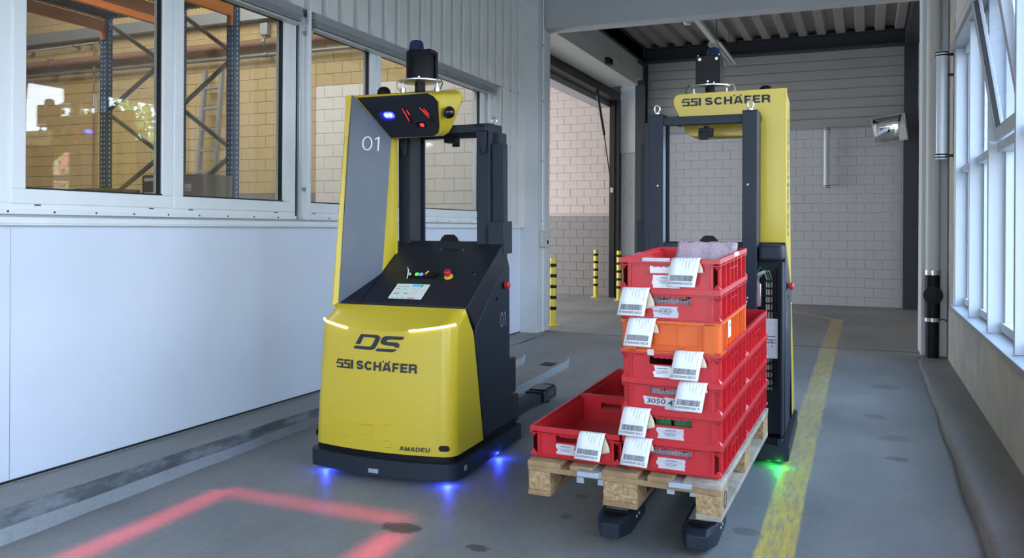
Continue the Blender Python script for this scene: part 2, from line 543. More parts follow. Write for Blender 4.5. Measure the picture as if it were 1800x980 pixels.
def block_text(txt, w=.24, gap=.16):
    """broad bold capitals drawn as strokes"""
    def arc(cx, cy, rx, ry, a0, a1, n=10):
        return [(cx + rx * math.cos(R(a0 + (a1 - a0) * i / n)), cy + ry * math.sin(R(a0 + (a1 - a0) * i / n))) for i in range(n + 1)]
    h = w / 2
    G = {
        'S': (.94, [arc(.47, .70, .34, .18, 20, 270) + arc(.47, .31, .35, .19, 90, -160)]),
        'C': (.98, [arc(.50, .5, .38, .38, 38, 322, 18)]),
        'H': (.96, [[(h, 0), (h, 1)], [(.96 - h, 0), (.96 - h, 1)], [(h, .5), (.96 - h, .5)]]),
        'A': (1.06, [[(h * .9, 0), (.45, 1)], [(1.06 - h * .9, 0), (.61, 1)], [(.25, .28), (.80, .28)]]),
        'F': (.80, [[(h, 0), (h, 1)], [(0, 1 - h * .85), (.80, 1 - h * .85)], [(h, .46), (.70, .46)]]),
        'E': (.84, [[(h, 0), (h, 1)], [(0, 1 - h * .85), (.84, 1 - h * .85)], [(h, .5), (.78, .5)], [(0, h * .85), (.84, h * .85)]]),
        'R': (.94, [[(h, 0), (h, 1)], [(0, 1 - h * .85), (.6, 1 - h * .85)] + arc(.62, .69, .20, .205, 80, -90, 6) + [(h, .45)], [(.70, .45), (.80, .30), (.82, 0)]]),
        'M': (1.08, [[(h, 0), (h, 1)], [(1.08 - h, 0), (1.08 - h, 1)], [(h, .95), (.54, .12)], [(1.08 - h, .95), (.54, .12)]]),
        'D': (.94, [[(h, 0), (h, 1)], [(0, 1 - h * .85), (.42, 1 - h * .85)] + arc(.42, .5, .40, .40, 84, -84, 10) + [(.42, h * .85), (0, h * .85)]]),
        'U': (.94, [[(h, 1), (h, .40)] + arc(.47, .42, .35, .31, 180, 360, 10) + [(.94 - h, .40), (.94 - h, 1)]])}
    vs, fs = [], []
    x = 0
    for c in txt:
        adv, st = G[c]
        for line in st:
            for (ax, ay), (bx, by) in zip(line, line[1:]):
                d = Vector((bx - ax, by - ay))
                if d.length < 1e-6:
                    continue
                d.normalize()
                vert = abs(d.y) > .9
                e = 0 if len(line) == 2 else (.0 if False else .02)
                hw = h if vert else h * .85 + (h * .15) * abs(d.y)
                nx, ny = -d.y * hw, d.x * hw
                k = len(vs)
                vs.extend([(x + ax - d.x * e + nx, ay - d.y * e + ny), (x + ax - d.x * e - nx, ay - d.y * e - ny), (x + bx + d.x * e - nx, by + d.y * e - ny), (x + bx + d.x * e + nx, by + d.y * e + ny)])
                fs.append((k, k + 1, k + 2, k + 3))
        x += adv + gap
    vs = [(a, min(1, max(0, b))) for a, b in vs]
    return vs, fs

def num01():
    """thin upright numerals 0 and 1 in a unit square"""
    vs, fs = [], []
    n = 28
    for r0, r1 in ((.285, .5), (.215, .43)):
        for i in range(n):
            a = 2 * math.pi * i / n
            vs.append((.29 + r0 * math.cos(a), .5 + r1 * math.sin(a)))
    for i in range(n):
        fs.append((i, (i + 1) % n, n + (i + 1) % n, n + i))
    k = len(vs)
    vs += [(.88, 0), (.96, 0), (.96, 1), (.88, 1), (.70, .84), (.70, .76), (.88, .90)]
    fs += [(k, k + 1, k + 2, k + 3), (k + 3, k + 4, k + 5, k + 6)]
    return vs, fs

def ssi_logo(h=1.0):
    """block lettering of the maker's sign; returns one 2d mesh, width about 7.6 h"""
    vs, fs = [], []
    def p(pts, dx=0):
        k = len(vs)
        q = [(x + dx, y) for x, y in pts]
        vs.extend(q)
        fs.extend([tuple(k + i for i in t) for t in tessellate_polygon([[Vector((x, y, 0)) for x, y in q]])])
    p([(.22, 1), (1, 1), (1, .80), (.34, .80), (.26, .62), (1, .62), (1, 0), (.16, 0), (.08, .18), (.72, .18), (.72, .44), (0, .44)])
    p([(.08, 1), (.86, 1), (.86, .80), (.32, .80), (.32, .62), (.86, .62), (.86, 0), (.0, 0), (.0, .18), (.58, .18), (.58, .44), (.08, .44)], 1.06)
    p([(0, 0), (.30, 0), (.30, 1), (0, 1)], 2.02)
    vs[:] = [(x * 1.74 / 2.32, y) for x, y in vs]
    t = fit2d(block_text('SCHAFER', .27), 2.06, 7.6, 0, 1)
    k = len(vs)
    vs.extend(t[0])
    fs.extend([tuple(i + k for i in f) for f in t[1]])
    xa = 2.06 + 5.54 * .508
    for dx in (-.36, .20):
        p([(0, 1.0), (.16, 1.0), (.16, 1.17), (0, 1.17)], xa + dx)
    return [(x * h, y * h) for x, y in vs], fs
# ================================================================ the setting
SL, YJ = .0197, 9.26
def zr(y):
    return -SL * (YJ - y) if y < YJ else 0.0

# floor: a ramp that falls towards the camera, level beyond the joint
mb = MB()
rows = []
for j in range(30):
    y = -5 + (YJ + 5) * j / 29
    rows.append([(-3.36 + 3.83 * i / 8, y, zr(y)) for i in range(9)])
mb.grid(rows)
mb.grid([[(-9 + 9.9 * i / 8, y, 0) for i in range(9)] for y in (9.26, 12, 15.2)])
struct(mb.build('floor', 'floor'))
struct(MB().box(-9.2, 1.3, -5.2, 15, -.60, -.40).box(-3.76, -3.36, 9.0, 9.3, -.2, -.0015).box(.44, .80, 9.0, 9.3, -.2, -.0015).build('light_leak_slab', 'floor_side'))  # slab added under the floor to stop light leaking up through gaps
# expansion joint across the floor
mb = MB()
k = 0
x = -3.45
pts = []
while x < .52:
    pts.append((x, 9.26 + (.012 if k % 2 else -.012) + rnd.uniform(-.006, .006)))
    x += rnd.uniform(.035, .06)
    k += 1
for a, b in zip(pts, pts[1:]):
    mb.quad((a[0], a[1] - .008, .0022), (b[0], b[1] - .008, .0022), (b[0], b[1] + .008, .0022), (a[0], a[1] + .008, .0022))
struct(mb.build('trim_1', 'steel_dark'))

# raised kerbs along both walls; their tops are level, so they grow towards the camera
mb = MB()
n = 60
fillet = []
rows = [[], [], [], []]
for i in range(n + 1):
    y = -5 + (9.30 + 5) * i / n
    e = .006 * math.sin(y * 7) + rnd.uniform(-.003, .003)
    rows[0].append((-3.72, y, 0))
    rows[1].append((-3.385 + e, y, .0))
    rows[2].append((-3.37 + e, y, -.014))
    rows[3].append((-3.364 + e, y, zr(y) * .56))
    fillet.append((-3.362 + e, y, zr(y) * .55))


k = MB()
k.grid(rows[:2])
struct(k.build('kerb_left', 'floor_side'))
struct(MB().grid([fillet, [(-3.335 + rnd.uniform(-.006, .006), p[1], zr(p[1]) - .004) for p in fillet]]).build('kerb_fillet_left', 'fillet', smooth=50))
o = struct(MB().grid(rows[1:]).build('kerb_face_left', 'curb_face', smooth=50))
mb = MB()
rows = [[], [], [], []]
for i in range(n + 1):
    y = -5 + (9.30 + 5) * i / n
    e = .005 * math.sin(y * 5) + rnd.uniform(-.003, .003) + (0.05 * max(0, (y - 8.0) / 1.2) ** 2)
    rows[0].append((.80, y, 0.001))
    rows[1].append((.485 + e, y, .001))
    rows[2].append((.468 + e, y, -.014 if y < 8 else -.002))
    rows[3].append((.462 + e, y, zr(y) - .02))
struct(MB().grid(rows[:2]).build('kerb_right', 'floor_side'))
struct(MB().grid(rows[1:]).build('kerb_face_right', 'floor_side', smooth=50))

# ---- left wall: painted parapet, windows, corrugated cladding
wl = struct(MB().box(-3.90, -3.70, -5, 9.05, -.02, 1.215).box(-3.90, -3.735, 8.15, 9.05, 1.215, 2.9).box(-3.90, -3.735, -5, 9.05, 2.70, 4.6).build('wall_left', 'wall_low'))
MB().box(-3.699, -3.694, -5, 9.05, .004, .016).build('base_seam', 'seal', wl)
for y in (2.72, 6.3):
    MB().box(-3.7005, -3.6992, y, y + .003, .02, 1.2).build('panel_joint', 'alu_dark', wl)
def cladding(y0, y1, z0, z1, xo=-3.655, xi=-3.712, pitch=.2065, off=0, g=.048, s=.016, axis='y'):
    prof = []
    y = y0
    prof.append((xo, y))
    k = math.ceil((y0 - off) / pitch)
    while True:
        c = off + k * pitch
        if c + g > y1:
            break
        if c - g > y0:
            prof += [(xo, c - g / 2 - s), (xi, c - g / 2), (xi, c + g / 2), (xo, c + g / 2 + s)]
        k += 1
    prof.append((xo, y1))
    return MB().grid([[(x, y, z) for x, y in prof] for z in (z0, z1)])
cladding(-5, 9.05, 2.752, 4.6, off=5.126).build('cladding_panel', 'cladding', wl, solid=.004)
cladding(8.40, 9.05, 1.222, 2.748, off=5.126).build('cladding_panel', 'cladding', wl, solid=.004)
MB().box(-3.74, -3.66, 8.36, 8.40, 1.222, 2.748).build('reveal_panel', 'cladding', wl)
MB().box(-3.74, -3.655, -5, 9.05, 2.748, 2.752).build('drip_edge', 'alu_dark', wl)
# sill flashing along the whole window band
s = MB().box(-3.72, -3.655, -5, 8.98, 1.212, 1.222).box(-3.72, -3.665, -5, 8.98, 1.222, 1.252)
struct(s.build('trim_2', 'alu', bevel=.003))
struct(MB().box(-3.72, -3.676, -5, 8.3, 1.252, 1.262).build('trim_3', 'alu_dark'))

def window(name, y0, y1, glasses, muls, z0=1.264, z1=2.715):
    """glasses: (g0,g1) clear widths; muls: y centres of fixed mullions"""
    w = empty(name, (0, 0, 0))
    struct(w)
    gz0, gz1 = 1.388, 2.642
    # fixed outer frame
    fr = MB().box(-3.77, -3.702, y0, y1, z0, z0 + .055).box(-3.77, -3.702, y0, y1, z1 - .04, z1)
    fr.box(-3.77, -3.702, y0, glasses[0][0] - .066, z0 + .055, z1 - .04).box(-3.77, -3.702, glasses[-1][1] + .066, y1, z0 + .055, z1 - .04)
    for m in muls:
        fr.box(-3.77, -3.702, m - .045, m + .045, z0 + .055, z1 - .04)
    fr.build('window_frame', 'alu', w, bevel=.003)
    MB().box(-3.702, -3.690, y0, y1, z0 + .001, z0 + .026).build('screw_strip', 'alu', w, bevel=.002)
    sc = MB()
    yy = y0 + .1
    while yy < y1 - .05:
        sc.lathe([(.005, 0), (.005, .003), (.001, .004)], (-3.690, yy, z0 + .014), (1, 0, 0), 8)
        yy += .245
    sc.build('screws', 'seal', w, kind='stuff')
    for g0, g1 in glasses:
        sash = MB()
        a, b = .072, .012
        sash.box(-3.765, -3.694, g0 - a, g1 + a, gz0 - a, gz0).box(-3.765, -3.694, g0 - a, g1 + a, gz1, gz1 + .035)
        sash.box(-3.765, -3.694, g0 - a, g0, gz0, gz1).box(-3.765, -3.694, g1, g1 + a, gz0, gz1)
        so = sash.build('sash', 'alu', w, bevel=.004)
        se = MB().box(-3.736, -3.708, g0 - .001, g0 + b * .6, gz0, gz1).box(-3.736, -3.708, g1 - b * .6, g1 + .001, gz0, gz1)
        se.box(-3.745, -3.696, g0, g1, gz0 - .001, gz0 + .008).box(-3.745, -3.696, g0, g1, gz1 - .008, gz1 + .001)
        se.build('rubber_seal', 'seal', so)
        MB().box(-3.730, -3.722, g0 + .004, g1 - .004, gz0 + .004, gz1 - .004).build('pane', 'window_glass', so)
        sl = MB()
        for yy in (g0 + .05, g1 - .09):
            sl.box(-3.703, -3.7008, yy, yy + .035, z0 + .044, z0 + .050)
        sl.build('drain_slot', 'seal', w)
    return w
window('window_1', 2.60, 4.862, [(2.795, 3.64), (3.80, 4.722)], [3.742])
window('window_2', 4.905, 8.14, [(5.01, 5.812), (5.98, 7.93)], [5.896])
window('window_3', -1.2, 2.55, [(-1.05, .55), (.72, 2.40)], [.635])
struct(MB().box(-3.9, -3.70, -5, -1.2, 1.2, 2.75).build('wall_left_infill', 'wall_white'))
# window post between units and at the end
struct(MB().box(-3.78, -3.70, 4.864, 4.874, 1.262, 2.72).build('trim_4', 'seal'))
struct(MB().box(-3.76, -3.715, 8.14, 8.36, 1.22, 2.75).build('trim_5', 'cladding'))
# external venetian blinds drawn up under the cladding, with guide rails
def blind(y0, y1, lab):
    b = empty('venetian_blind', (-3.66, (y0 + y1) / 2, 2.74))
    oy = (y0 + y1) / 2
    h = (y1 - y0) / 2
    MB().box(-.035, .03, -h, h, -.045, .005).build('head_rail', 'alu_dark', b)
    for i in range(6):
        z = -.052 - i * .0085
        MB().box(-.045 + rnd.uniform(-.004, .004), .040 + rnd.uniform(-.004, .004), -h + .01, h - .01, z - .0018, z + .0018).build('slat', 'blind', b)
    MB().box(-.03, .03, -h + .01, h - .01, -.118, -.103).build('bottom_rail', 'blind', b, bevel=.003)
    n = max(2, int((y1 - y0) / .8))
    for i in range(n):
        yy = -h + (i + .5) * 2 * h / n
        c = MB()
        for q in range(7):
            a = rnd.uniform(-.012, .012)
            c.tube([(.05, yy + a, -.03 - .006 * q), (.056, yy + a + .012, -.045 - .006 * q), (.05, yy - a, -.06 - .006 * q)], .0014, 5)
        c.build('ladder_cord', 'alu_dark', b, kind='stuff')
    tag(b, lab, 'blind', 'venetian blinds drawn up over the left windows')
struct(MB().box(-3.9, -3.701, 2.50, 2.60, 1.2, 2.75).build('wall_left_pier', 'wall_white'))
blind(2.62, 4.84, 'drawn-up aluminium venetian blind over the nearest pair of panes')
blind(4.98, 8.20, 'drawn-up aluminium venetian blind above the window behind the left vehicle')
def rail(y, x, lab, z1=2.75):
    g = empty('blind_guide_rail', (x, y, 1.262))
    MB().box(-.011, .011, -.014, .014, 0, z1 - 1.262).build('rail', 'alu', g, bevel=.002)
    for z in (.22, 1.33):
        MB().box(-.05, -.011, -.008, .008, z - .014, z + .014).box(-.014, .014, .014, .03, z - .02, z + .02).build('bracket', 'alu_dark', g, bevel=.002)
    tag(g, lab, 'rail')
rail(4.935, -3.645, 'upright aluminium blind guide rail between the two big windows')
rail(8.06, -3.652, 'upright aluminium blind guide rail at the far window end')

# ---- pilaster, lintel and conduit where the building joins the bay
pl = struct(MB().box(-3.735, -3.49, 9.05, 9.262, 0, 4.6).build('pilaster_left', 'pilaster', bevel=.006))
struct(MB().box(-3.95, .80, 9.255, 9.50, 3.556, 4.6).build('lintel', 'lintel', bevel=.004))
struct(MB().box(-3.497, -3.478, 9.235, 9.262, 0, 3.556).build('trim_6', 'alu', bevel=.003))
struct(MB().box(-3.92, -3.5, 9.262, 9.48, 0, 3.556).build('pilaster_left_rear', 'pilaster'))
cd = empty('conduit', (-3.486, 9.18, 1.25))
MB().tube([(0.008, 0, 0), (0.008, 0, 2.9)], .009, 10).build('pipe', 'alu', cd, smooth=40)
for z in (.05, .75, 1.45, 2.1):
    MB().lathe([(.014, -.008), (.014, .008)], (0.008, 0, z), (0, 0, 1), 10).build('clip', 'alu_dark', cd)
tag(cd, 'thin grey conduit running up the edge of the left pilaster', 'conduit')
sw = empty('switch_box', (-3.482, 9.16, 1.09))
MB().box(-.005, .05, -.055, .035, -.09, .10).build('housing', 'pvc_white', sw, bevel=.006)
MB().box(.0, .058, .035, .095, -.10, .085).build('socket_body', 'pvc_white', sw, bevel=.008)
MB().lathe([(.024, 0), (.024, .006), (.015, .007)], (.055, .05, -.035), (.6, -.8, 0), 14).build('socket_opening', 'black', sw)
tag(sw, 'white switch and socket box on the left pilaster edge', 'switch')

# ---- right side: kerb wall, window band, siding above
wr = struct(MB().box(.73, 1.0, -5, 9.2, -.02, .53).box(.73, 1.0, 8.40, 9.2, .53, 4.6).build('wall_right', 'concrete_wall'))
struct(MB().box(.76, 1.0, -5, 9.2, 2.86, 4.6).build('wall_right_upper', 'siding'))
wru = bpy.data.objects['wall_right_upper']
for i in range(11):
    z = 2.86 + i * .158
    MB().prism([(.76, z + .004), (.738, z + .010), (.735, z + .150), (.76, z + .156)], -5, 9.05, 'y').build('siding_panel', 'cladding', wru)
struct(MB().prism([(.725, .525), (.70, .545), (.70, .552), (.90, .575), (.90, .525)], -5, 8.40, 'y').build('window_sill', 'win_white'))
struct(MB().box(.695, .703, -5, 8.40, .520, .553).build('trim_7', 'alu_dark'))
struct(MB().box(.70, .90, -5, 8.42, 2.80, 2.862).build('trim_8', 'alu_dark'))
FY = [8.25 - 1.055 * i for i in range(13)]
for i, y in enumerate(FY):
    struct(MB().box(.728, .862, y, y + .045, .56, 2.80).build('window_post', 'win_white', bevel=.003))
for i in range(12):
    y1, y0 = FY[i], FY[i + 1] + .045
    w = struct(empty('window_%d' % (i + 4)))
    f = MB()
    f.box(.80, .87, y0, y1, .573, .63).box(.78, .87, y0, y1, 1.715, 1.775).box(.80, .87, y0, y1, 2.75, 2.80)
    f.box(.82, .87, y0, y0 + .04, .63, 2.75).box(.82, .87, y1 - .04, y1, .63, 2.75)
    f.build('window_frame', 'win_white', w, bevel=.003)
    MB().box(.838, .846, y0 + .04, y1 - .04, .63, 1.715).build('pane', 'clear_glass', w)
    if i == 2:
        # tilted hopper sash, hinged at the bottom, leaning into the room
        sx = empty('sash_hinge', (.80, y0 + .01, 1.79))
        sx.parent = w
        sx.rotation_euler = (0, R(-9), 0)
        hw = y1 - y0 - .02
        s_ = MB().box(-.035, .02, 0, hw, 0, .075).box(-.035, .02, 0, hw, .90, .97).box(-.035, .02, 0, .07, .075, .90).box(-.035, .02, hw - .07, hw, .075, .90)
        s_.build('tilted_sash', 'win_white', sx, bevel=.004)
        MB().box(-.03, -.002, .068, .078, .075, .90).box(-.03, -.002, hw - .078, hw - .068, .075, .90).box(-.03, -.002, .07, hw - .07, .07, .08).build('rubber_seal', 'seal', sx)
        MB().box(-.016, -.010, .07, hw - .07, .075, .90).build('pane', 'clear_glass', sx)
    else:
        MB().box(.838, .846, y0 + .04, y1 - .04, 1.775, 2.75).build('pane', 'clear_glass', w)
struct(MB().box(.505, .79, 9.05, 9.50, 0, 4.6).build('pilaster_right', 'pilaster', bevel=.01))
# downpipe
dp = empty('downpipe', (.600, 8.96, .0))
MB().rod((0, 0, .83), (0, 0, 4.5), .062, 24).build('upper_pipe', 'pvc_white', dp, smooth=40)
MB().rod((0, 0, .79), (0, 0, .835), .068, 24).build('steel_collar', 'steel', dp, smooth=40)
MB().rod((0, 0, 0), (0, 0, .79), .060, 24).build('lower_pipe', 'black', dp, smooth=40)
MB().rod((0, 0, .36), (0, 0, .78), .066, 24).build('access_sleeve', 'black', dp, smooth=40)
MB().lathe([(.082, -.03), (.085, .0), (.085, .018), (.03, .022)], (0, -.075, .60), (0.05, -1, 0), 24).build('inspection_cap', 'black', dp, smooth=40)
MB().rod((0, 0, .345), (0, 0, .38), .069, 24).build('clamp_band', 'steel', dp, smooth=40)
MB().tube([(.06, 0, .365), (.10, .01, .37), (.125, .02, .35)], .005).build('clamp_arm', 'steel_black', dp)
tag(dp, 'black and grey downpipe with round inspection cap beside the right pilaster', 'pipe')

# clear tube lamps
def tube_lamp(name, loc, r, L, lab, side=None):
    t = empty(name, loc)
    MB().rod((0, 0, .03), (0, 0, L - .03), r, 20).build('clear_tube', 'plastic_clear', t, smooth=40)
    for z in (0, L - .05):
        MB().rod((0, 0, z), (0, 0, z + .05), r * 1.06, 20).build('end_cap', 'alu', t, smooth=40)
        for q in (.008, .034):
            MB().rod((0, 0, z + q), (0, 0, z + q + .012), r * 1.16, 20).build('rubber_ring', 'black', t, smooth=40)
    if side == 'x':
        for z in (.03, L * .78, L - .03):
            MB().box(r, .095, -.01, .01, z - .012, z + .012).build('wall_bracket', 'steel_black', t)
    else:
        for z in (.05, L - .05):
            MB().box(-.012, .012, r, .095, z - .012, z + .012).build('wall_bracket', 'steel_black', t)
    return tag(t, lab, 'lamp')
tube_lamp('tube_lamp', (.635, 8.5, 1.86), .048, .97, 'clear tubular lamp on the window wall above the black downpipe', 'x')
tube_lamp('tube_lamp', (-.575, 14.40, 1.89), .042, .97, 'clear tubular lamp upright on the white block back wall')

# ---- block walls
LB, HB = .2625, .15
def block_mesh(w, m, name):
    b = MB()
    e = .003
    x1, z1 = w - .004, HB - .004
    b.hexa([(0, .003, 0), (x1, .003, 0), (x1, .02, 0), (0, .02, 0)], [(0, .003, z1), (x1, .003, z1), (x1, .02, z1), (0, .02, z1)])
    me = b.mesh(name, m)
    bm = bmesh.new()
    bm.from_mesh(me)
    ed = [x for x in bm.edges if all(v.co.y < .01 for v in x.verts)]
    bmesh.ops.bevel(bm, geom=ed, offset=e, segments=1, affect='EDGES')
    bm.to_mesh(me)
    bm.free()
    return me
def block_wall(parent, x0, x1, y, zs, material, x_off=0, single=None, lim=300, LBx=LB):
    """blocks as parts; single(x,z) says which ones stand on their own"""
    full = block_mesh(LBx, material, 'block')
    made = 0
    stuff = MB()
    r0 = int(round(zs[0] / HB))
    r1 = int(math.ceil(zs[1] / HB - .02))
    for r in range(r0, r1):
        z = r * HB
        h = min(HB, zs[1] - z)
        x = x0 - LBx + ((x_off + (r % 2) * LBx / 2) % LBx)
        while x < x1 - .005:
            a, b = max(x, x0), min(x + LBx, x1)
            if b - a > .02:
                if b - a > LBx - .002 and h > HB - .002:
                    dy = rnd.uniform(-.0015, .0015)
                    if made < lim and (single is None or single((a + b) / 2, z + .07)):
                        o = bpy.data.objects.new('block', full)
                        C.objects.link(o)
                        o.parent = parent
                        o.location = (a, y + dy, z)
                        made += 1
                    else:
                        stuff.box(a, b - .004, y + .003, y + .02, z, z + h - .004)
                elif made < lim and (single is None or single((a + b) / 2, z + .07)):
                    q = MB().box(0, b - a - .004, .003, .02, 0, h - .004).build('block', material, parent)
                    q.location = (a, y, z)
                    made += 1
                else:
                    stuff.box(a, b - .004, y + .003, y + .02, z, z + h - .004)
            x += LBx
    if stuff.v:
        stuff.build('blocks', material, parent, kind='stuff')
    return made
wb = struct(MB().box(-4.0, .80, 14.515, 14.8, 0, 4.6).build('wall_back', 'block_joint'))
block_wall(wb, -3.98, .556, 14.5, (0, 2.857), 'block', x_off=.05, single=lambda x, z: z > 2.55 or (x > -3.4 and not (z < .95 and x < -1.0)), lim=290)
for i in range(9):
    z = 2.862 + i * .158
    MB().prism([(14.516, z), (14.497, z + .008), (14.488, z + .02), (14.488, z + .145), (14.516, z + .155)], -3.55, .57, 'x').build('siding_panel', 'siding', wb)
MB().box(-4.0, -3.66, 14.47, 14.52, 2.56, 4.6).build('plaster_panel', 'pilaster', wb)
wp = struct(MB().box(-8.2, -4.0, 14.766, 14.9, 1.45, 3.95).build('wall_side_bay', 'joint_pink'))
wp2 = struct(MB().box(-8.2, -4.0, 14.766, 14.9, 0, 1.45).build('wall_side_bay_base', 'joint_grey'))
block_wall(wp, -6.2, -4.1, 14.75, (1.45, 3.95), 'block_pink', x_off=.12)
block_wall(wp2, -6.2, -4.1, 14.75, (0, 1.45), 'block_grey', x_off=.12, lim=100)
struct(MB().box(-9, -4.2, 9.5, 14.9, 3.95, 4.1).build('ceiling_side_bay', 'lintel'))
struct(MB().box(-9.2, -9.0, 9.3, 14.9, 0, 4.1).build('sky_block_wall', 'block_pink'))  # unseen wall added to keep sky light from leaking into the side bay
# roller door frame and tracks
struct(MB().box(-4.19, -4.0, 14.42, 14.74, 0, 3.5).box(-4.13, -4.09, 14.39, 14.42, 0, 3.5).box(-4.03, -4.0, 14.36, 14.42, 0, 3.5).build('door_jamb', 'steel_black'))
dt = struct(MB().box(-4.26, -4.0, 9.5, 14.45, 3.47, 3.77).build('door_track', 'steel_black'))
MB().box(-4.0, -3.985, 9.5, 14.45, 3.60, 3.64).box(-4.0, -3.98, 9.5, 14.45, 3.72, 3.77).build('track_lip', 'steel_dark', dt)
MB().box(-4.44, -4.20, 9.5, 14.5, 3.38, 3.55).build('track_underside', 'alu_dark', dt)
lg = struct(MB().box(-4.0, -3.49, 9.5, 13.66, 3.60, 3.79).build('fascia_ledge', 'cladding_bay', bevel=.004))
struct(cladding(9.5, 13.66, 3.79, 4.03, xo=-3.50, xi=-3.53, pitch=.155, off=0, g=.03, s=.012).build('fascia_cladding', 'cladding_bay', solid=.004))
struct(MB().box(-3.66, -3.485, 9.5, 14.32, 4.03, 4.07).box(-3.58, -3.56, 9.5, 14.32, 4.07, 4.33).box(-3.66, -3.485, 9.5, 14.32, 4.33, 4.37).build('beam_left', 'steel_dark'))
struct(MB().box(-3.7, -3.56, 9.5, 14.5, 3.79, 4.6).build('wall_side_upper', 'lintel'))
# columns and beams of the steel frame
def steel_col(x0, x1, nm, y0=14.28, y1=14.47):
    xm = (x0 + x1) / 2
    b = MB().box(x0, x1, y0, y0 + .014, 0, 4.34).box(xm - .006, xm + .006, y0 + .014, y1 - .014, 0, 4.34).box(x0, x1, y1 - .014, y1, 0, 4.34)
    return struct(b.build(nm, 'steel_dark'))
steel_col(-3.69, -3.515, 'column_left')
steel_col(.557, .747, 'column_right')
struct(MB().box(-3.55, .76, 14.26, 14.48, 4.10, 4.12).box(-3.55, .76, 14.36, 14.38, 4.12, 4.32).box(-3.55, .76, 14.26, 14.48, 4.32, 4.335).build('beam_back', 'steel_dark'))
struct(MB().box(.56, .76, 9.5, 14.3, 4.06, 4.34).build('beam_right', 'steel_dark'))
wbr = struct(MB().box(.76, .98, 9.5, 14.8, 0, 4.6).build('wall_right_bay', 'concrete_wall'))
for i in range(9):
    z = 2.86 + i * .158
    MB().prism([(.762, z + .004), (.748, z + .012), (.748, z + .145), (.762, z + .155)], 9.5, 14.5, 'y').build('siding_panel', 'siding', wbr)
# trapezoidal steel deck
prof = []
x = -3.65
while x < .85:
    prof += [(x, 4.41), (x + .085, 4.41), (x + .11, 4.335), (x + .225, 4.335), (x + .25, 4.41)]
    x += .2835
ck = MB().grid([[(a, y, z) for a, z in prof] for y in (9.45, 14.55)])
struct(ck.build('ceiling', 'deck', solid=.004))
struct(MB().box(-4.5, 1.0, 9.3, 15, 4.60, 4.7).build('deck_light_block', 'steel_dark'))  # unseen plate added above the deck to block light
struct(MB().box(-3.9, 1.0, -5, 9.26, 4.55, 4.7).build('ceiling_front', 'lintel'))
# far end behind the camera, open above a low wall
struct(MB().box(-3.9, -3.2, -5.2, -5, -.3, 4.6).box(.3, 1.0, -5.2, -5, -.3, 4.6).box(-3.2, .3, -5.2, -5, 3.6, 4.6).build('wall_front', 'wall_white'))

# ceiling lamp and detector in the bay
cl = empty('strip_light', (-2.0, 12.1, 3.93))
for y_ in (-1.7, .3, 1.5):
    MB().rod((0, y_, 0), (0, y_, .41), .006, 6).build('hanger', 'steel_dark', cl)
MB().box(-.035, .035, -1.9, .1, -.05, 0).build('trunking', 'pvc_white', cl, bevel=.004)
MB().prism([(-.09, -.055), (-.045, -.05), (-.045, -.012), (.045, -.012), (.045, -.05), (.09, -.055), (.05, .0), (-.05, .0)], .1, 1.75, 'y').build('reflector', 'pvc_white', cl)
MB().box(-.09, -.088, .1, 1.75, -.072, -.04).box(.088, .09, .1, 1.75, -.072, -.04).build('reflector_lip', 'alu', cl)
MB().rod((0, .12, -.05), (0, 1.72, -.05), .014, 10).build('tube', 'plastic_clear', cl, smooth=40)
tag(cl, 'unlit strip light hanging under the corrugated bay roof', 'light')
sd = empty('smoke_detector', (-2.17, 11.1, 3.98))
MB().rod((0, 0, .05), (0, 0, .36), .012, 8).build('hanger', 'pvc_white', sd)
MB().lathe([(.005, -.07), (.04, -.07), (.055, -.05), (.06, -.01), (.06, .02), (.075, .022), (.075, .05)], n=20).build('body', 'pvc_white', sd, smooth=40)
MB().box(-.02, .02, -.063, -.055, -.045, -.035).build('vent_slot', 'black', sd)
tag(sd, 'small white round smoke detector beside the strip light', 'detector')
fl = empty('floodlight', (-3.46, 11.85, 3.66))
MB().box(-.05, .03, -.10, .10, -.05, .05).build('lamp_head', 'steel_black', fl, bevel=.012)
MB().box(.03, .04, -.08, .08, -.035, .035).build('lens', 'black_gloss', fl)
MB().tube([(-.03, -.11, 0), (-.05, -.12, .05), (-.04, 0, .09), (-.05, .12, .05), (-.03, .11, 0)], .008).build('bracket', 'steel_black', fl)
tag(fl, 'small black floodlight on the white ledge above the side door', 'light')
st = empty('door_gas_strut', (-4.0, 13.05, 3.40))
MB().rod((0, 0, 0), (0, .40, -.62), .022, 12).build('cylinder', 'steel_black', st, smooth=40)
MB().rod((0, .38, -.60), (0, .87, -1.50), .010, 10).build('piston_rod', 'steel_black', st, smooth=40)
MB().box(-.02, .02, -.03, .03, -.03, .06).build('top_bracket', 'steel_black', st)
MB().box(-.02, .02, .85, .89, -1.56, -1.48).build('end_fitting', 'steel', st)
tag(st, 'black diagonal gas strut at the side door head', 'strut')

# convex mirror
cm = empty('traffic_mirror', (.345, 14.12, 2.775), rz=R(6))
cm.rotation_euler = (R(7), R(-6), R(-9))
rows = []
for j in range(9):
    v = -1 + 2 * j / 8
    rows.append([(.225 * (-1 + 2 * i / 10), -.055 * (1 - (abs(-1 + 2 * i / 10) ** 2 + v * v) / 2), .19 * v) for i in range(11)])
MB().grid(rows).build('mirror_face', 'mirror', cm, smooth=60)
MB().box(-.24, .24, .0, .03, -.205, .205).build('back_shell', 'steel_dark', cm, bevel=.01)
MB().box(-.24, .24, -.012, .012, .19, .207).box(-.24, .24, -.012, .012, -.207, -.19).box(-.24, -.225, -.012, .012, -.19, .19).box(.225, .24, -.012, .012, -.19, .19).build('rim', 'alu_dark', cm, bevel=.003)
MB().tube([(0, .03, 0), (.08, .12, 0), (.20, .20, 0)], .016).build('mounting_arm', 'steel_black', cm)
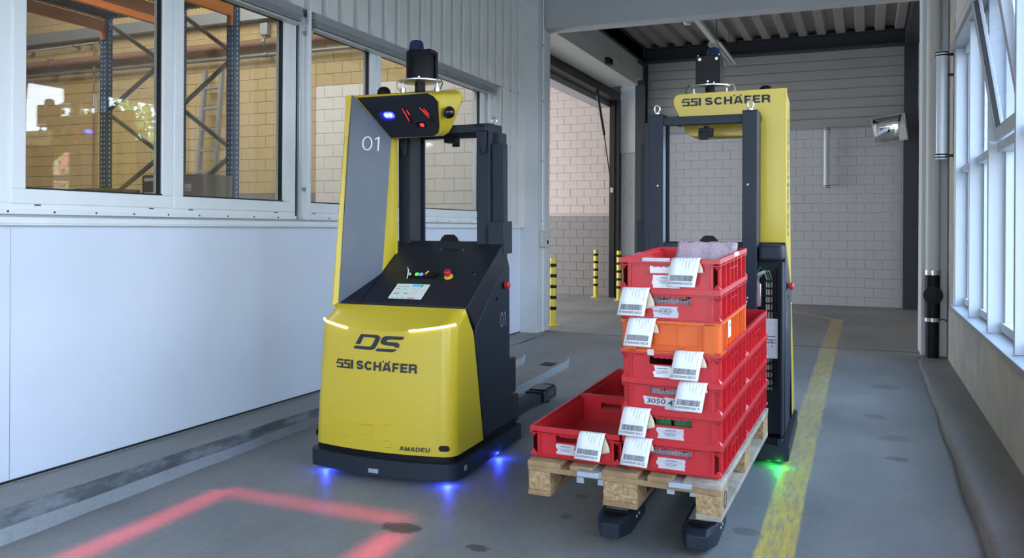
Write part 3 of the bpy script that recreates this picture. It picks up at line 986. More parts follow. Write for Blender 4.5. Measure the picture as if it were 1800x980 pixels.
tag(cm, 'rectangular convex mirror tilted on the right steel column', 'mirror')

# bollards
def bollard(x, y, lab):
    b = empty('bollard', (x, y, 0))
    MB().lathe([(.040, .004), (.040, .835), (.036, .842), (.001, .842)], n=24).build('post', 'button_yellow', b, smooth=40)
    for z in (.20, .335, .47, .605, .735):
        MB().lathe([(.0405, 0), (.0412, 0), (.0412, .042), (.0405, .042)], (0, 0, z), n=24).build('black_band', 'black', b, smooth=40)
    MB().lathe([(.085, 0), (.085, .008), (.04, .008)], n=24).build('base_plate', 'button_yellow', b)
    for a in range(4):
        MB().lathe([(.008, .008), (.008, .018), (.001, .018)], (.065 * math.cos(a * PI / 2 + .6), .065 * math.sin(a * PI / 2 + .6), 0), n=8).build('bolt', 'steel', b)
    return tag(b, lab, 'bollard', 'yellow and black bollards at the side door')
PI = math.pi
bollard(-3.585, 9.87, 'yellow bollard with black bands nearest the white pilaster')
bollard(-4.40, 14.32, 'yellow banded bollard in front of the side bay block wall')
bollard(-3.86, 13.9, 'yellow banded bollard mostly hidden behind the red crates')

# ---- the hall seen through the left windows
struct(MB().box(-14, -3.9, -3, 9.3, -.05, 0).build('floor_hall', 'floor_side'))
struct(MB().box(-14, -3.9, -3, 9.3, 6.0, 6.1).build('ceiling_hall', 'wall_white'))
struct(MB().box(-14.2, -14, -3, 9.3, 0, 6.0).build('wall_hall_left', 'block_yellow'))
struct(MB().box(-14, -3.9, -3.2, -3, 0, 6.0).build('wall_hall_front', 'wall_white'))
struct(MB().box(-3.95, -3.9, -3, 9.3, 4.55, 6.0).build('wall_hall_upper', 'wall_white'))
wh = struct(MB().box(-14, -6.43, 8.866, 9.04, 0, 6.0).box(-6.43, -3.75, 8.866, 9.04, 3.0, 6.0).build('wall_hall', 'joint_yellow'))
wh2 = struct(MB().box(-6.43, -3.75, 8.866, 9.04, 0, 3.0).build('wall_hall_pale', 'joint_pale'))
def vis(x, z):
    # part of the hall wall that shows in the panes
    return -12.1 < x < -6.4 and 1.6 < z < 4.3
block_wall(wh, -12.6, -6.43, 8.85, (1.65, 4.5), 'block_yellow', single=vis, lim=290)
block_wall(wh, -12.6, -6.43, 8.85, (0.9, 1.65), 'block_grey', single=lambda x, z: False)
block_wall(wh2, -6.43, -3.9, 8.85, (.9, 3.0), 'block_pale', single=lambda x, z: z > 1.2, lim=160)
block_wall(wh, -6.43, -3.9, 8.85, (3.0, 4.5), 'block_yellow', single=lambda x, z: z < 3.7, lim=50)
struct(MB().box(-14, -3.9, 8.72, 8.86, 3.90, 4.05).build('beam_hall', 'alu_dark'))
struct(MB().box(-12.05, -11.74, 8.62, 8.86, 0, 6.0).build('column_hall', 'rust'))
def wall_pipe(x0, x1, z, r, m, lab, drop=0, brackets=4):
    p = empty('wall_pipe', ((x0 + x1) / 2, 8.74, z))
    h = (x1 - x0) / 2
    MB().rod((-h, 0, 0), (h, 0, drop), r, 12).build('pipe', m, p, smooth=40)
    for i in range(brackets):
        xx = -h + (i + .5) * 2 * h / brackets
        MB().lathe([(r * 1.35, -.02), (r * 1.35, .02)], (xx, 0, drop * (xx + h) / 2 / h), (1, 0, 0), 12).box(xx - .012, xx + .012, 0, .11, drop / 2 - .012, drop / 2 + .012).build('pipe_clip', 'rack_grey', p)
    tag(p, lab, 'pipe')
wall_pipe(-12, -4.2, 3.59, .055, 'pipe_brown', 'thick brown pipe along the hall wall behind the glass')
wall_pipe(-12, -4.2, 3.43, .028, 'rack_grey', 'grey pipe under the brown one on the hall wall')
wall_pipe(-12, -10.1, 3.80, .012, 'pvc_white', 'thin white tube above the brown pipe on the hall wall', .03, 2)
vp = empty('wall_riser', (-10.22, 8.78, 1.0))
MB().tube([(0, 0, 0), (0, 0, 2.75), (-.03, 0, 2.82), (-.12, 0, 2.83)], .014, 8).build('pipe', 'pipe_brown', vp, smooth=40)
tag(vp, 'thin brown upright pipe on the yellow hall wall left of the rack post', 'pipe')
jb = empty('junction_box', (-7.20, 8.80, 3.78))
MB().box(-.06, .06, -.03, .04, -.08, .08).build('housing', 'alu_dark', jb, bevel=.008)
MB().rod((0, .0, -.08), (0, .0, -.14), .01).build('cable_gland', 'alu_dark', jb)
tag(jb, 'small grey junction box high on the yellow hall wall', 'box')
# pallet racking
def post(par, x, y, m='rack_blue', H=3.5, w=.10):
    p = MB().box(x - w / 2, x - w / 2 + .006, y - .04, y + .03, 0, H).box(x + w / 2 - .006, x + w / 2, y - .04, y + .03, 0, H).box(x - w / 2, x + w / 2, y - .046, y - .04, 0, H)
    o = p.build('upright', m, par)
    hl = MB()
    for k in range(int((H - 1.2) / .05)):
        z = 1.2 + k * .05
        for dx in (-.022, .022):
            hl.box(x + dx - .005, x + dx + .005, y - .048, y - .0462, z, z + .016)
        hl.box(x + w / 2 + .0002, x + w / 2 + .002, y - .012, y - .002, z, z + .022)
    hl.build('hole_row', 'alu', o, kind='stuff')
def brace(par, x0, z0, x1, z1, y):
    d = Vector((x1 - x0, 0, z1 - z0)).normalized()
    nrm = Vector((-d.z, 0, d.x)) * .02
    a, b = Vector((x0, y, z0)), Vector((x1, y, z1))
    MB().hexa([a - nrm, b - nrm, b - nrm + Vector((0, .025, 0)), a - nrm + Vector((0, .025, 0))], [a + nrm, b + nrm, b + nrm + Vector((0, .025, 0)), a + nrm + Vector((0, .025, 0))]).build('brace', 'rack_grey', par)
def rack(xa, xb, lab, yb=6.74, ya=4.0):
    r = empty('pallet_rack', ((xa + xb) / 2, yb, 0))
    ox = (xa + xb) / 2
    a, b = xa - ox, xb - ox
    for y in (0, ya - yb):
        for x in (a, b):
            post(r, x, y)
        z = 1.0
        s_ = 0
        while z < 3.3:
            zz = z + .47
            brace(r, a if s_ else b, z, b if s_ else a, zz, y)
            z = zz + .02
            s_ = 1 - s_
    for x in (a, b):
        MB().box(x - .025, x + .025, ya - yb, -.05, 3.33, 3.45).build('beam', 'rack_orange', r, bevel=.006)
        MB().box(x - .035, x + .035, -.062, -.048, 3.24, 3.46).build('beam_connector', 'rack_orange', r)
    dk = MB()
    k = 0
    y = ya - yb + .03
    while y < -.06:
        dk.box(a + .03, b - .03, y, y + .006, 3.452, 3.458)
        y += .04
    x = a + .05
    while x < b - .04:
        dk.box(x, x + .006, ya - yb, -.05, 3.446, 3.452)
        x += .05
    dk.build('wire_deck', 'mesh_dark', r, kind='stuff')
    MB().box(a + .03, b - .03, ya - yb, -.05, 3.47, 3.49).build('shelf_panel', 'mesh_dark', r)
    return tag(r, lab, 'rack')
rack(-6.60, -5.90, 'blue and orange pallet rack behind the second pane')
rack(-7.65, -6.87, 'blue and orange pallet rack behind the first pane')
def carton(x, y, z, sx, sy, sz, lab, labels=True):
    c = empty('carton', (x, y, z))
    MB().box(-sx / 2, sx / 2, -sy / 2, sy / 2, 0, sz).build('box', 'card', c, bevel=.004)
    MB().box(-sx / 2, sx / 2, -.02, .02, sz, sz + .001).build('tape', 'card_back', c)
    if labels:
        for i in range(3):
            xx = -sx / 2 + .17 + i * .19
            MB().box(xx, xx + .075, -sy / 2 - .0015, -sy / 2, sz * .70, sz * .70 + .065).build('printed_label', 'sticker', c)
            MB().box(xx + .006, xx + .06, -sy / 2 - .002, -sy / 2 - .0015, sz * .70 + .008, sz * .70 + .025).box(xx + .006, xx + .05, -sy / 2 - .002, -sy / 2 - .0015, sz * .70 + .045, sz * .70 + .052).build('print', 'ink_soft', c)
    return tag(c, lab, 'box')
c = carton(-6.22, 6.45, 1.18, .78, .4, .54, 'grey brown carton with torn tape standing in the rack behind the second pane')
c['category'] = 'box'
for zz in (.335, .475):
    pts = [(-.36, zz), (-.355, zz + .035), (-.12, zz + .03), (-.12, zz + .005), (-.2, zz + .004), (-.22, zz - .008), (-.24, zz + .006)]
    MB().prism(pts, -.202, -.2005, 'y').build('torn_tape', 'paper', c)
carton(-7.35, 6.45, 1.15, .42, .4, .45, 'smaller brown carton behind the lower corner of the first pane', False)
carton(-6.75, 6.05, 1.15, .34, .3, .42, 'small plain brown carton between the two racks', False)
for i, (x, y) in enumerate(((-6.22, 6.45), (-7.35, 6.45), (-6.75, 6.05))):
    q = empty('carton_stand', (x, y, 0))
    MB().box(-.38 if i == 0 else -.2, .38 if i == 0 else .2, -.2, .2, 1.08, 1.15 + (.03 if i == 0 else 0)).build('board', 'wood', q)
    for sx_ in (-.15, .15):
        for sy_ in (-.15, .15):
            MB().box(sx_ - .03, sx_ + .03, sy_ - .03, sy_ + .03, 0, 1.08).build('leg', 'wood', q)
    tag(q, ['wooden stand under the wide carton with torn tape', 'wooden stand under the smaller brown carton', 'wooden stand under the small plain carton'][i], 'stand')
ld = empty('ladder', (-7.98, 8.45, 0))
ld.rotation_euler = (R(-5), 0, 0)
for x in (-.14, .14):
    MB().box(x - .022, x + .022, -.03, .03, 0, 3.3).build('rail', 'alu_dark', ld)
for k in range(11):
    MB().box(-.14, .14, -.02, .02, .25 + k * .28, .28 + k * .28).build('rung', 'alu_dark', ld)
tag(ld, 'aluminium ladder leaning on the hall wall between rack posts', 'ladder')

# ---- outdoors, seen only through and in the glass
struct(MB().box(1.0, 60, -30, 70, -.4, -.3).build('ground', 'grass'))
struct(MB().box(-30, 60, -60, -5.2, -.42, -.30).build('ground_front', 'floor_side'))
def house(x, y, w, d, h, rh, lab):
    b = empty('house', (x, y, -.3))
    wl_ = MB().box(-w / 2, w / 2, -d / 2, d / 2, 0, h).build('wall', 'house_wall', b)
    MB().loft([[(-w / 2 - .4, -d / 2 - .4, h), (w / 2 + .4, -d / 2 - .4, h), (w / 2 + .4, d / 2 + .4, h), (-w / 2 - .4, d / 2 + .4, h)],
               [(-.6, -.1, h + rh), (.6, -.1, h + rh), (.6, .1, h + rh), (-.6, .1, h + rh)]]).build('roof', 'roof_red', b)
    for k in range(3):
        yy = -d / 2 + (k + .5) * d / 3
        f = MB().box(-w / 2 - .03, -w / 2, yy - .5, yy + .5, .9, 2.1).build('window', 'win_white', b)
        MB().box(-w / 2 - .04, -w / 2 - .03, yy - .4, yy + .4, 1.0, 2.0).build('pane', 'black_gloss', f)
    return tag(b, lab, 'house')
house(28.5, 28.0, 6, 5, 3.4, 1.9, 'house with a red hipped roof mirrored in the nearest pane')
leafm = None
def tree(x, y, h, r, lab):
    global leafm
    t = empty('tree', (x, y, -.3))
    MB().tube([(0, 0, 0), (.1, 0, h * .4), (0, .1, h * .7)], .16, 8).build('trunk', 'rust', t)
    if leafm is None:
        b = MB()
        for k in range(2600):
            a, c_, q = rnd.uniform(0, 2 * PI), rnd.uniform(-1, 1), rnd.random() ** .4
            p = Vector((math.cos(a) * math.sqrt(1 - c_ * c_), math.sin(a) * math.sqrt(1 - c_ * c_), c_)) * q
            p *= 1 + .25 * math.sin(5 * p.x + 3 * p.y) * math.cos(4 * p.z)
            u = Vector((rnd.uniform(-1, 1), rnd.uniform(-1, 1), rnd.uniform(-1, 1))).normalized() * .06
            w = u.cross(Vector((rnd.uniform(-1, 1), rnd.uniform(-1, 1), rnd.uniform(-1, 1)))).normalized() * .04
            b.add([p - u, p + w, p + u, p - w], [(0, 1, 2, 3)])
        leafm = b.mesh('foliage', 'leaf')
    o = bpy.data.objects.new('foliage', leafm)
    C.objects.link(o)
    o.parent = t
    o.location = (0, 0, h * .68)
    o.scale = (r, r, h * .42)
    o['kind'] = 'stuff'
    return tag(t, lab, 'tree')
tree(10.6, 16.6, 4.8, 1.6, 'green tree mirrored at the right of the nearest pane')
tree(24, 21.6, 5.2, 1.6, 'green tree mirrored at the left edge of the nearest pane')
tree(22.0, 26, 4.0, 1.6, 'lower green tree mirrored beside the red roof')
# ================================================================ automated pallet trucks
def vehicle(name, loc, rz, label, mast_dx=0, head_r=.235, lid_x=.01, fork_z=.24, fork_tilt=0, glow='blue', front=True, mh=1.945, leg_len=2.25, fork_dx=0, lid_dz=0):
    """local frame: x across, y from the front bumper towards the forks, z up from the floor"""
    rb = empty(name, loc, rz, math.atan(SL))
    A = 'anthracite'
    # bumper skirt
    def outline(hw, y0, y1, bulge, r, n=14):
        pts = []
        for i in range(n + 1):                       # front edge, left to right
            x = -hw + r + (2 * hw - 2 * r) * i / n
            pts.append((x, y0 - bulge * (1 - (x / hw) ** 2)))
        q = pts[-1]
        for i in range(1, 6):
            a = -PI / 2 + PI / 2 * i / 5
            pts.append((hw - r + r * math.cos(a), q[1] + r + r * math.sin(a)))
        pts.append((hw, y1 - .02))
        pts.append((hw - .02, y1))
        pts.append((-hw + .02, y1))
        pts.append((-hw, y1 - .02))
        for i in range(1, 6):
            a = PI + PI / 2 * i / 5
            pts.insert(len(pts), (-hw + r + r * math.cos(a), q[1] + r + r * math.sin(a)))
        return pts[:-1]
    MB().prism(outline(.445, .005, .93, .06, .07), .032, .118, 'z').build('bumper', A, rb, bevel=.010, segs=3)
    MB().prism(outline(.42, .03, .90, .05, .06), .118, .150, 'z').build('bumper_gap', 'black', rb)
    MB().box(-.38, .38, .12, .85, .02, .06).build('underbody', 'black', rb)
    # warning light capsules set in the skirt
    for sx in (-1, 1):
        MB().lathe([(.016, 0), (.016, .003), (.010, .004)], (sx * .445, .115, .075), (sx, 0, 0), 16).build('proximity_sensor', 'galv', rb, smooth=40)
    MB().box(-.035, .025, -.056, -.050, .045, .068).build('front_sensor', 'galv', rb, bevel=.002)
    # yellow front shell
    def yb(z):
        t = (z - .15) / .63
        return .025 + .035 * max(0, t) ** 1.5
    def zbrow(x):
        return .772 + .058 * (abs(x) / .41) ** 2
    def yfront(x, z):
        hw = .425 - .018 * max(0, (z - .15) / .73)
        bul = .055 * (1 - (x / hw) ** 2) * (1 - .55 * max(0, min(1, (z - .15) / .7)))
        y = yb(z) - bul
        zb = zbrow(x)
        if z > zb:
            u = (z - zb) / (.888 - zb + 1e-6)
            y = (yb(zb) - bul) * (1 - u) + .198 * u
        return y
    rows = []
    zs = [i / 26 for i in range(27)] + [1 + i / 8 for i in range(1, 9)]
    def zrow(s, x):
        zb = zbrow(min(abs(x), .40))
        return .150 + (zb - .150) * s if s <= 1 else zb + (.888 - zb) * (s - 1)
    R_ = .075
    for s in zs:
        z = zrow(s, .4)
        t = (z - .15) / .738
        hw = .425 - .018 * t
        ye = .39 - .09 * min(1, t / .82)
        if t > .82:
            ye = .30 - .095 * ((t - .82) / .18) ** 1.2
        row = []
        pr = []
        for i in range(25):
            x = -(hw - R_) + 2 * (hw - R_) * i / 24
            zx = zrow(s, x)
            pr.append((x, yfront(x, zx + (1e-5 if s > 1 else -1e-5)), zx))
        y_c = pr[-1][1]
        z = pr[-1][2]
        side = []
        for i in range(1, 9):
            a = PI / 2 * i / 8
            yy = y_c + R_ * (1 - math.cos(a)) if y_c + R_ < ye else y_c + (ye - y_c) * (1 - math.cos(a))
            side.append((hw - R_ + R_ * math.sin(a), yy))
        for i in range(1, 4):
            side.append((hw, side[7][1] + (max(ye, side[7][1]) - side[7][1]) * i / 3))
        left = [(-x, y) for x, y in side][::-1]
        rows.append([(x, y, z) for x, y in left] + pr + [(x, y, z) for x, y in side])
    MB().grid(rows).build('front_cover', 'yellow', rb, smooth=22)
    # edge seams around the shell
    edge = [(r[-1][0] + .0005, r[-1][1] + .003, r[-1][2]) for r in rows]
    MB().tube(edge, .0045, 6).build('side_seam', 'black', rb)
    MB().tube([(-x, y, z) for x, y, z in edge], .0045, 6).build('side_seam', 'black', rb)
    def on(x, z, d=.0015):
        return (x, yfront(x, z) - d, z)
    # light strips along the brow
    for pts in ([(-.402, .815), (-.36, .806), (-.31, .795), (-.26, .785), (-.218, .778)], [(.162, .781), (.22, .788), (.29, .799), (.35, .809), (.402, .819)]):
        q = []
        for i in range(len(pts) - 1):
            for k in range(4):
                t = k / 4
                q.append((pts[i][0] * (1 - t) + pts[i + 1][0] * t, pts[i][1] * (1 - t) + pts[i + 1][1] * t))
        q.append(pts[-1])
        q = [(x, yfront(min(max(x, -.35), .35), z - .012) + (R_ * (1 - math.sqrt(max(0, 1 - ((abs(x) - .335) / R_) ** 2))) if abs(x) > .335 else 0) - .001, z) for x, z in q]
        MB().tube(q, .0055, 8).build('light_strip', 'led_white', rb, smooth=60)
    # recesses at the bottom of the cover
    def ring(x0, x1, z0, z1, r, n=4):
        pts = []
        for cx, cz, a0 in ((x1 - r, z1 - r, 0), (x0 + r, z1 - r, 90), (x0 + r, z0 + r, 180), (x1 - r, z0 + r, 270)):
            for i in range(n + 1):
                a = R(a0 + 90 * i / n)
                pts.append((cx + r * math.cos(a), cz + r * math.sin(a)))
        return pts + [pts[0]]
    MB().tube([on(x, z, .0) for x, z in ring(-.215, .085, .178, .212, .016)], .003, 6).build('grip_recess', 'yellow', rb, smooth=60)
    MB().tube([on(x, z, .0) for x, z in ring(-.115, -.028, .232, .282, .005)], .002, 6).build('square_hatch', 'yellow', rb, smooth=60)
    b = MB()
    top = [(-.22 + .30 * i / 16, .297 + .006 * math.sin(PI * i / 16)) for i in range(17)]
    b.grid([[on(x, z, .0) for i, (x, z) in enumerate(top)], [on(x, z - .012 * math.sin(PI * i / 16) - .001, .001 + .007 * math.sin(PI * i / 16)) for i, (x, z) in enumerate(top)], [on(x, z - .014 * math.sin(PI * i / 16) - .0012, .0) for i, (x, z) in enumerate(top)]])
    b.build('raised_lip', 'yellow', rb, smooth=60)
    MB().poly([on(x, z, .002) for x, z in ring(.345, .402, .178, .208, .0145)[:-1]]).build('corner_slot', 'black', rb)
    MB().poly([(-.4215 - .002 * 0, .065 + .03 * math.sin(a), .195 + .022 * math.cos(a)) for a in [i * PI / 6 for i in range(12)]]).build('corner_slot', 'black', rb)
    # lettering on the front
    if front:
        dsp = [[(405, 112), (625, 122), (655, 150), (640, 200), (600, 285), (580, 303), (545, 315), (318, 300), (335, 262), (520, 272), (545, 262), (562, 235), (590, 170), (588, 160), (575, 155), (440, 152), (402, 245), (340, 242)],
               [(720, 130), (945, 138), (925, 178), (765, 175), (735, 185), (730, 198), (745, 206), (860, 211), (885, 225), (891, 250), (885, 275), (832, 275), (838, 260), (700, 245), (670, 232), (657, 205), (665, 178), (685, 148)],
               [(620, 290), (870, 297), (835, 325), (800, 335), (600, 325)]]
        b = MB()
        for pg in dsp:
            pp = []
            for k in range(len(pg)):
                (ax, ay), (bx, by) = pg[k], pg[(k + 1) % len(pg)]
                n = max(1, int(math.hypot(bx - ax, by - ay) / 60))
                for i in range(n):
                    pp.append((ax + (bx - ax) * i / n, ay + (by - ay) * i / n))
            tri = tessellate_polygon([[Vector((x, y, 0)) for x, y in pp]])
            P2 = []
            for px, py in pp:
                x = -.170 + (px - 318) * .307 / 627
                z = .752 - (py - 112 - .040 * (px - 405)) / 7.2 * .00295
                P2.append(on(x, z, .003))
            b.add(P2, [tuple(t) for t in tri])
        b.build('series_letters', 'print', rb)
        vs, fs = ssi_logo(1)
        b = MB()
        b.add([on(-.280 + x / 7.6 * .497, .566 + y * .047, .0035) for x, y in vs], fs)
        b.build('maker_lettering', 'print', rb)
        place2d(MB(), fit2d(block_text('AMADEU'), .135, .30, .170, .192), lambda x, y: on(x, y, .003)).build('name_lettering', 'print', rb)
    # ---- dark body and console
    side = [(.10, .15), (.395, .15), (.305, .755), (.225, .868), (.24, .90), (.74, 1.20), (.775, 1.19), (.785, 1.12), (.785, .15)]
    MB().prism([(.10, .15), (.78, .15), (.78, 1.05), (.68, 1.05), (.30, .78), (.10, .78)], -.395, .395, 'x').build('chassis', 'black', rb)
    # side panels
    for sx in (-1, 1):
        a = .402 * sx
        b_ = .418 * sx
        MB().prism([(.398, .15), (.795, .15), (.795, 1.075), (.765, 1.13), (.318, .782), (.31, .755)], min(a, b_), max(a, b_), 'x').build('side_panel', A, rb, bevel=.006)
    # console cover
    cs = MB().prism([(.315, .772), (.770, 1.128), (.772, 1.195), (.752, 1.225), (.715, 1.222), (.207, .895), (.222, .868)], -.414, .414, 'x')
    cs.build('console_cover', 'console', rb, bevel=.022, segs=4)
    yc, zc = .207, .893
    sl = Vector((0, .508, .327)).normalized()
    nn = Vector((0, -sl.z, sl.y))
    def cp(x, y, h=0):
        """point on the console slope at plan position x, y, raised h along its normal"""
        p = Vector((x, yc, zc)) + sl * ((y - yc) / sl.y) + nn * h
        return p
    def cbox(x0, x1, y0, y1, h0, h1):
        return MB().hexa([cp(x0, y0, h0), cp(x1, y0, h0), cp(x1, y1, h0), cp(x0, y1, h0)], [cp(x0, y0, h1), cp(x1, y0, h1), cp(x1, y1, h1), cp(x0, y1, h1)])
    cbox(-.245, -.241, .212, .715, -.002, .0035).build('cover_seam', 'black', rb)
    cbox(-.241, .40, .452, .4535, -.002, .0025).build('cover_seam', 'black', rb)
    sc = cbox(-.098, .126, .243, .366, .001, .004).build('touch_screen', 'black_gloss', rb)
    cbox(-.090, .118, .248, .361, .004, .0045).build('display', 'screen_light', sc)
    q = cbox(.012, .064, .340, .359, .0046, .0050).build('display_field', 'screen_blue', sc)
    cbox(.066, .080, .338, .359, .0046, .0050).build('display_field', 'screen_green', sc)
    cbox(.03, .074, .250, .258, .0046, .0050).build('display_field', 'screen_red', sc)
    tx = MB()
    for (x, y, w) in ((-.075, .338, .03), (-.04, .338, .04), (-.078, .322, .026), (-.038, .320, .03), (-.078, .300, .04), (-.02, .302, .004), (-.075, .284, .034), (-.012, .286, .025), (-.07, .256, .012), (-.04, .256, .012), (-.01, .256, .012)):
        th = .005 if y in (.284, .286) else .0018
        k = [cp(x, y, .0052), cp(x + w, y, .0052), cp(x + w, y + th, .0052), cp(x, y + th, .0052)]
        tx.quad(*k)
    for i in range(3):
        for j in range(3):
            x, y = .022 + j * .016 + i * .003, .286 + i * .018
            tx.quad(cp(x, y, .0052), cp(x + .004, y, .0052), cp(x + .004, y + .003, .0052), cp(x, y + .003, .0052))
    tx.build('display_text', 'print', sc)
    # button row
    slot = [(-.085 + .0, .430)]
    pts = []
    for i in range(9):
        a = PI / 2 + PI * i / 8
        pts.append((-.052 + .028 * math.cos(a), .432 + .024 * math.sin(a)))
    for i in range(9):
        a = -PI / 2 + PI * i / 8
        pts.append((.108 + .028 * math.cos(a), .432 + .024 * math.sin(a)))
    MB().poly([cp(x, y, .0045) for x, y in pts]).build('button_plate', 'black', rb)
    def knob(x, m, nm, r=.0125, h=.008, ringm='black_gloss'):
        MB().lathe([(r + .004, 0), (r + .004, .004), (r + .001, .005)], cp(x, .431, .004), nn, 20).build('button_collar', ringm, rb, smooth=40)
        return MB().lathe([(r, 0), (r, h), (r * .8, h + .003), (.0005, h + .003)], cp(x, .431, .005), nn, 20).build(nm, m, rb, smooth=40)
    key = knob(-.052, 'steel', 'key_switch')
    MB().rod(cp(-.052, .431, .012), cp(-.052, .431, .040), .003, 8).lathe([(.011, -.002), (.011, .002)], cp(-.050, .433, .048), (1, .2, 0), 14).rod(cp(-.046, .43, .045), cp(-.052, .40, .006), .0022, 6).build('key', 'steel', key)
    knob(-.003, 'led_green', 'green_button')
    knob(.025, 'led_violet', 'violet_button')
    s_ = knob(.056, 'black_gloss', 'selector_switch')
    MB().rod(cp(.052, .431, .016), cp(.068, .446, .022), .004, 8).build('selector_handle', 'button_yellow', s_)
    knob(.098, 'black_gloss', 'black_button', .015)
    e = MB().lathe([(.026, 0), (.026, .004), (.012, .007), (.001, .007)], cp(.197, .428, .001), nn, 24).build('stop_button', 'button_yellow', rb, smooth=40)
    MB().lathe([(.010, .0), (.010, .014), (.019, .018), (.020, .036), (.015, .041), (.001, .042)], cp(.197, .428, .004), nn, 24).build('mushroom_head', 'button_red', e, smooth=40)
    MB().lathe([(.016, 0), (.014, .003), (.008, .004), (.007, .002)], cp(.337, .463, .001), nn, 18).build('lock', 'black_gloss', rb, smooth=40)
    # hatch at the top of the console and a sensor on the ridge
    cbox(.062, .160, .648, .652, .0, .005).build('hatch_edge', 'black', rb)
    cbox(.070, .150, .625, .648, -.003, .003).build('hatch', 'console', rb, bevel=.001)
    for x in (.035, .185):
        MB().lathe([(.0045, 0), (.0045, .003), (.001, .004)], cp(x, .648, .001), nn, 8).build('screw', 'steel', rb)
    # side stop button, lock, number
    for sx in (-1, 1):
        X = .418 * sx
        e = MB().lathe([(.026, 0), (.026, .003), (.012, .006)], (X, .70, .975), (sx, 0, 0), 20).build('side_stop_button', 'black_gloss', rb, smooth=40)
        MB().lathe([(.010, 0), (.010, .012), (.020, .016), (.021, .032), (.015, .037), (.001, .038)], (X, .70, .975), (sx, 0, 0), 20).build('mushroom_head', 'button_red', e, smooth=40)
        MB().lathe([(.012, 0), (.012, .003), (.006, .004), (.005, .001)], (X, .60, .905), (sx, 0, 0), 14).build('lock', 'black_gloss', rb)
        t = num01()
        w = .085
        place2d(MB(), t, lambda x, y: (X + sx * .0008, (.645 + x * w) if sx > 0 else (.645 + w - x * w), .735 + y * .085)).build('number', 'galv', rb)
        MB().box(min(X, X + sx * .002), max(X, X + sx * .002), .50, .52, .96, 1.03).build('latch', 'black', rb) if False else None
    # rear: panels, cable chain, blocks
    if True:
        MB().box(-.40, .40, .785, .80, .15, 1.15).build('rear_wall', A, rb)
        rr = MB().box(-.415, -.385, .795, .93, .118, .15).box(-.412, -.398, .80, .90, .15, 1.12)
        rr.build('rear_cheek', A, rb, bevel=.004)
        MB().box(-.41, -.28, .74, .90, 1.125, 1.215).build('rear_hood', A, rb, bevel=.02, segs=3)
        # cable chain
        for k in range(16):
            z = .42 + k * .042
            if .60 < z < .80:
                continue
            c = MB().box(-.372, -.292, .80, .845, z, z + .009).box(-.372, -.365, .80, .85, z, z + .036).box(-.299, -.292, .80, .85, z, z + .036)
            c.build('chain_link', 'black', rb)
        for x, m in ((-.345, 'galv'), (-.33, 'card_back'), (-.318, 'plastic_clear')):
            MB().tube([(x, .82, .40), (x, .82, 1.02), (x + .01, .86, 1.07), (x + .05, .86, 1.05), (x + .09, .84, 1.0)], .005, 6).build('cable', m, rb)
        MB().tube([(-.33, .83, 1.0), (-.325, .89, 1.07), (-.29, .90, 1.09), (-.26, .88, 1.03), (-.235, .86, 1.02)], .0045, 6).build('cable', 'led_green' if False else 'green', rb)
        MB().box(-.292, -.238, .80, .87, .87, 1.0).build('valve_block', 'steel', rb, bevel=.003)
        MB().rod((-.265, .835, 1.0), (-.265, .835, 1.03), .018, 12).build('plug', 'steel', rb)
        pt = MB().box(-.382, -.255, .862, .868, .585, .805).build('bracket_plate', 'sticker', rb)
        for z in (.705, .685, .67):
            MB().box(-.37, -.29, .868, .8695, z, z + .004).build('slot', 'black', pt)
        for z in (.64 + .04, .665 + .025 - .045 + .01):
            for x in (-.36, -.32):
                MB().lathe([(.007, 0), (.007, .008), (.001, .009)], (x, .868, z), (0, 1, 0), 10).build('bolt', 'steel', pt)
        MB().box(-.285, -.245, .80, .93, .118, .60).build('guide_plate', A, rb, bevel=.003)
    # battery boxes on the fork side
    MB().box(.25, .402, .80, .935, .305, .52).build('battery_box', 'console', rb, bevel=.008)
    MB().box(.23, .412, .80, .955, .125, .295).build('wheel_housing', 'console', rb, bevel=.01)
    for k in range(3):
        MB().rod((.40, .80 + .03 * k, .122), (.40, .80 + .03 * k, .14), .008, 8).build('bolt', 'steel', rb)
    # ---- tower (triangular in plan) and tilted head
    # section corners front-outer, strip, inner front, inner rear, outer rear
    def sec(z):
        t = (z - .88) / (1.84 - .88)
        return [(-.408 + .004 * t, .165 + .13 * t), (-.384 + .008 * t, .195 + .13 * t), (-.244 + .012 * t, .447 + .093 * t), (-.244 + .012 * t, .62), (-.408 + .004 * t, .62)]
    zb = [.885, .905, 1.048, 1.155, 1.155]
    bot = [(x, y, cp(x, y).z - .004) for x, y in sec(.95)]
    bot = []
    for i, (x, y) in enumerate(sec(.88)):
        bot.append((x, y, cp(x, min(y, .72)).z - .004))
    top = [(x, y, 1.84) for x, y in sec(1.84)]
    Ctop = (-.372, .335, 2.074)
    # yellow shell of the tower, head and rear face
    tw = MB()
    tw.loft([bot, top])
    tw.build('tower_shell', 'yellow', rb, bevel=.010, segs=3)
    # grey inlay panel reaches up in a triangle to the crest
    A0, A1 = Vector(bot[1]), Vector(bot[2])
    D = Vector(top[2])
    Cc = Vector(Ctop)
    n_ = (A1 - A0).cross(Cc - A0).normalized()
    off = n_ * (.004 if n_.y < 0 else -.004)
    ins = (A1 - A0).normalized() * .006
    pn = [A0 + ins, A1 - ins * .4, D - ins * .4, Cc]
    b = MB()
    b.loft([[tuple(p + off) for p in pn], [tuple(p - off * 2) for p in pn]])
    gp = b.build('grey_panel', 'tower_grey', rb)
    # number on the grey panel
    ux = (A1 - A0).normalized()
    uz = (D - A1).normalized()
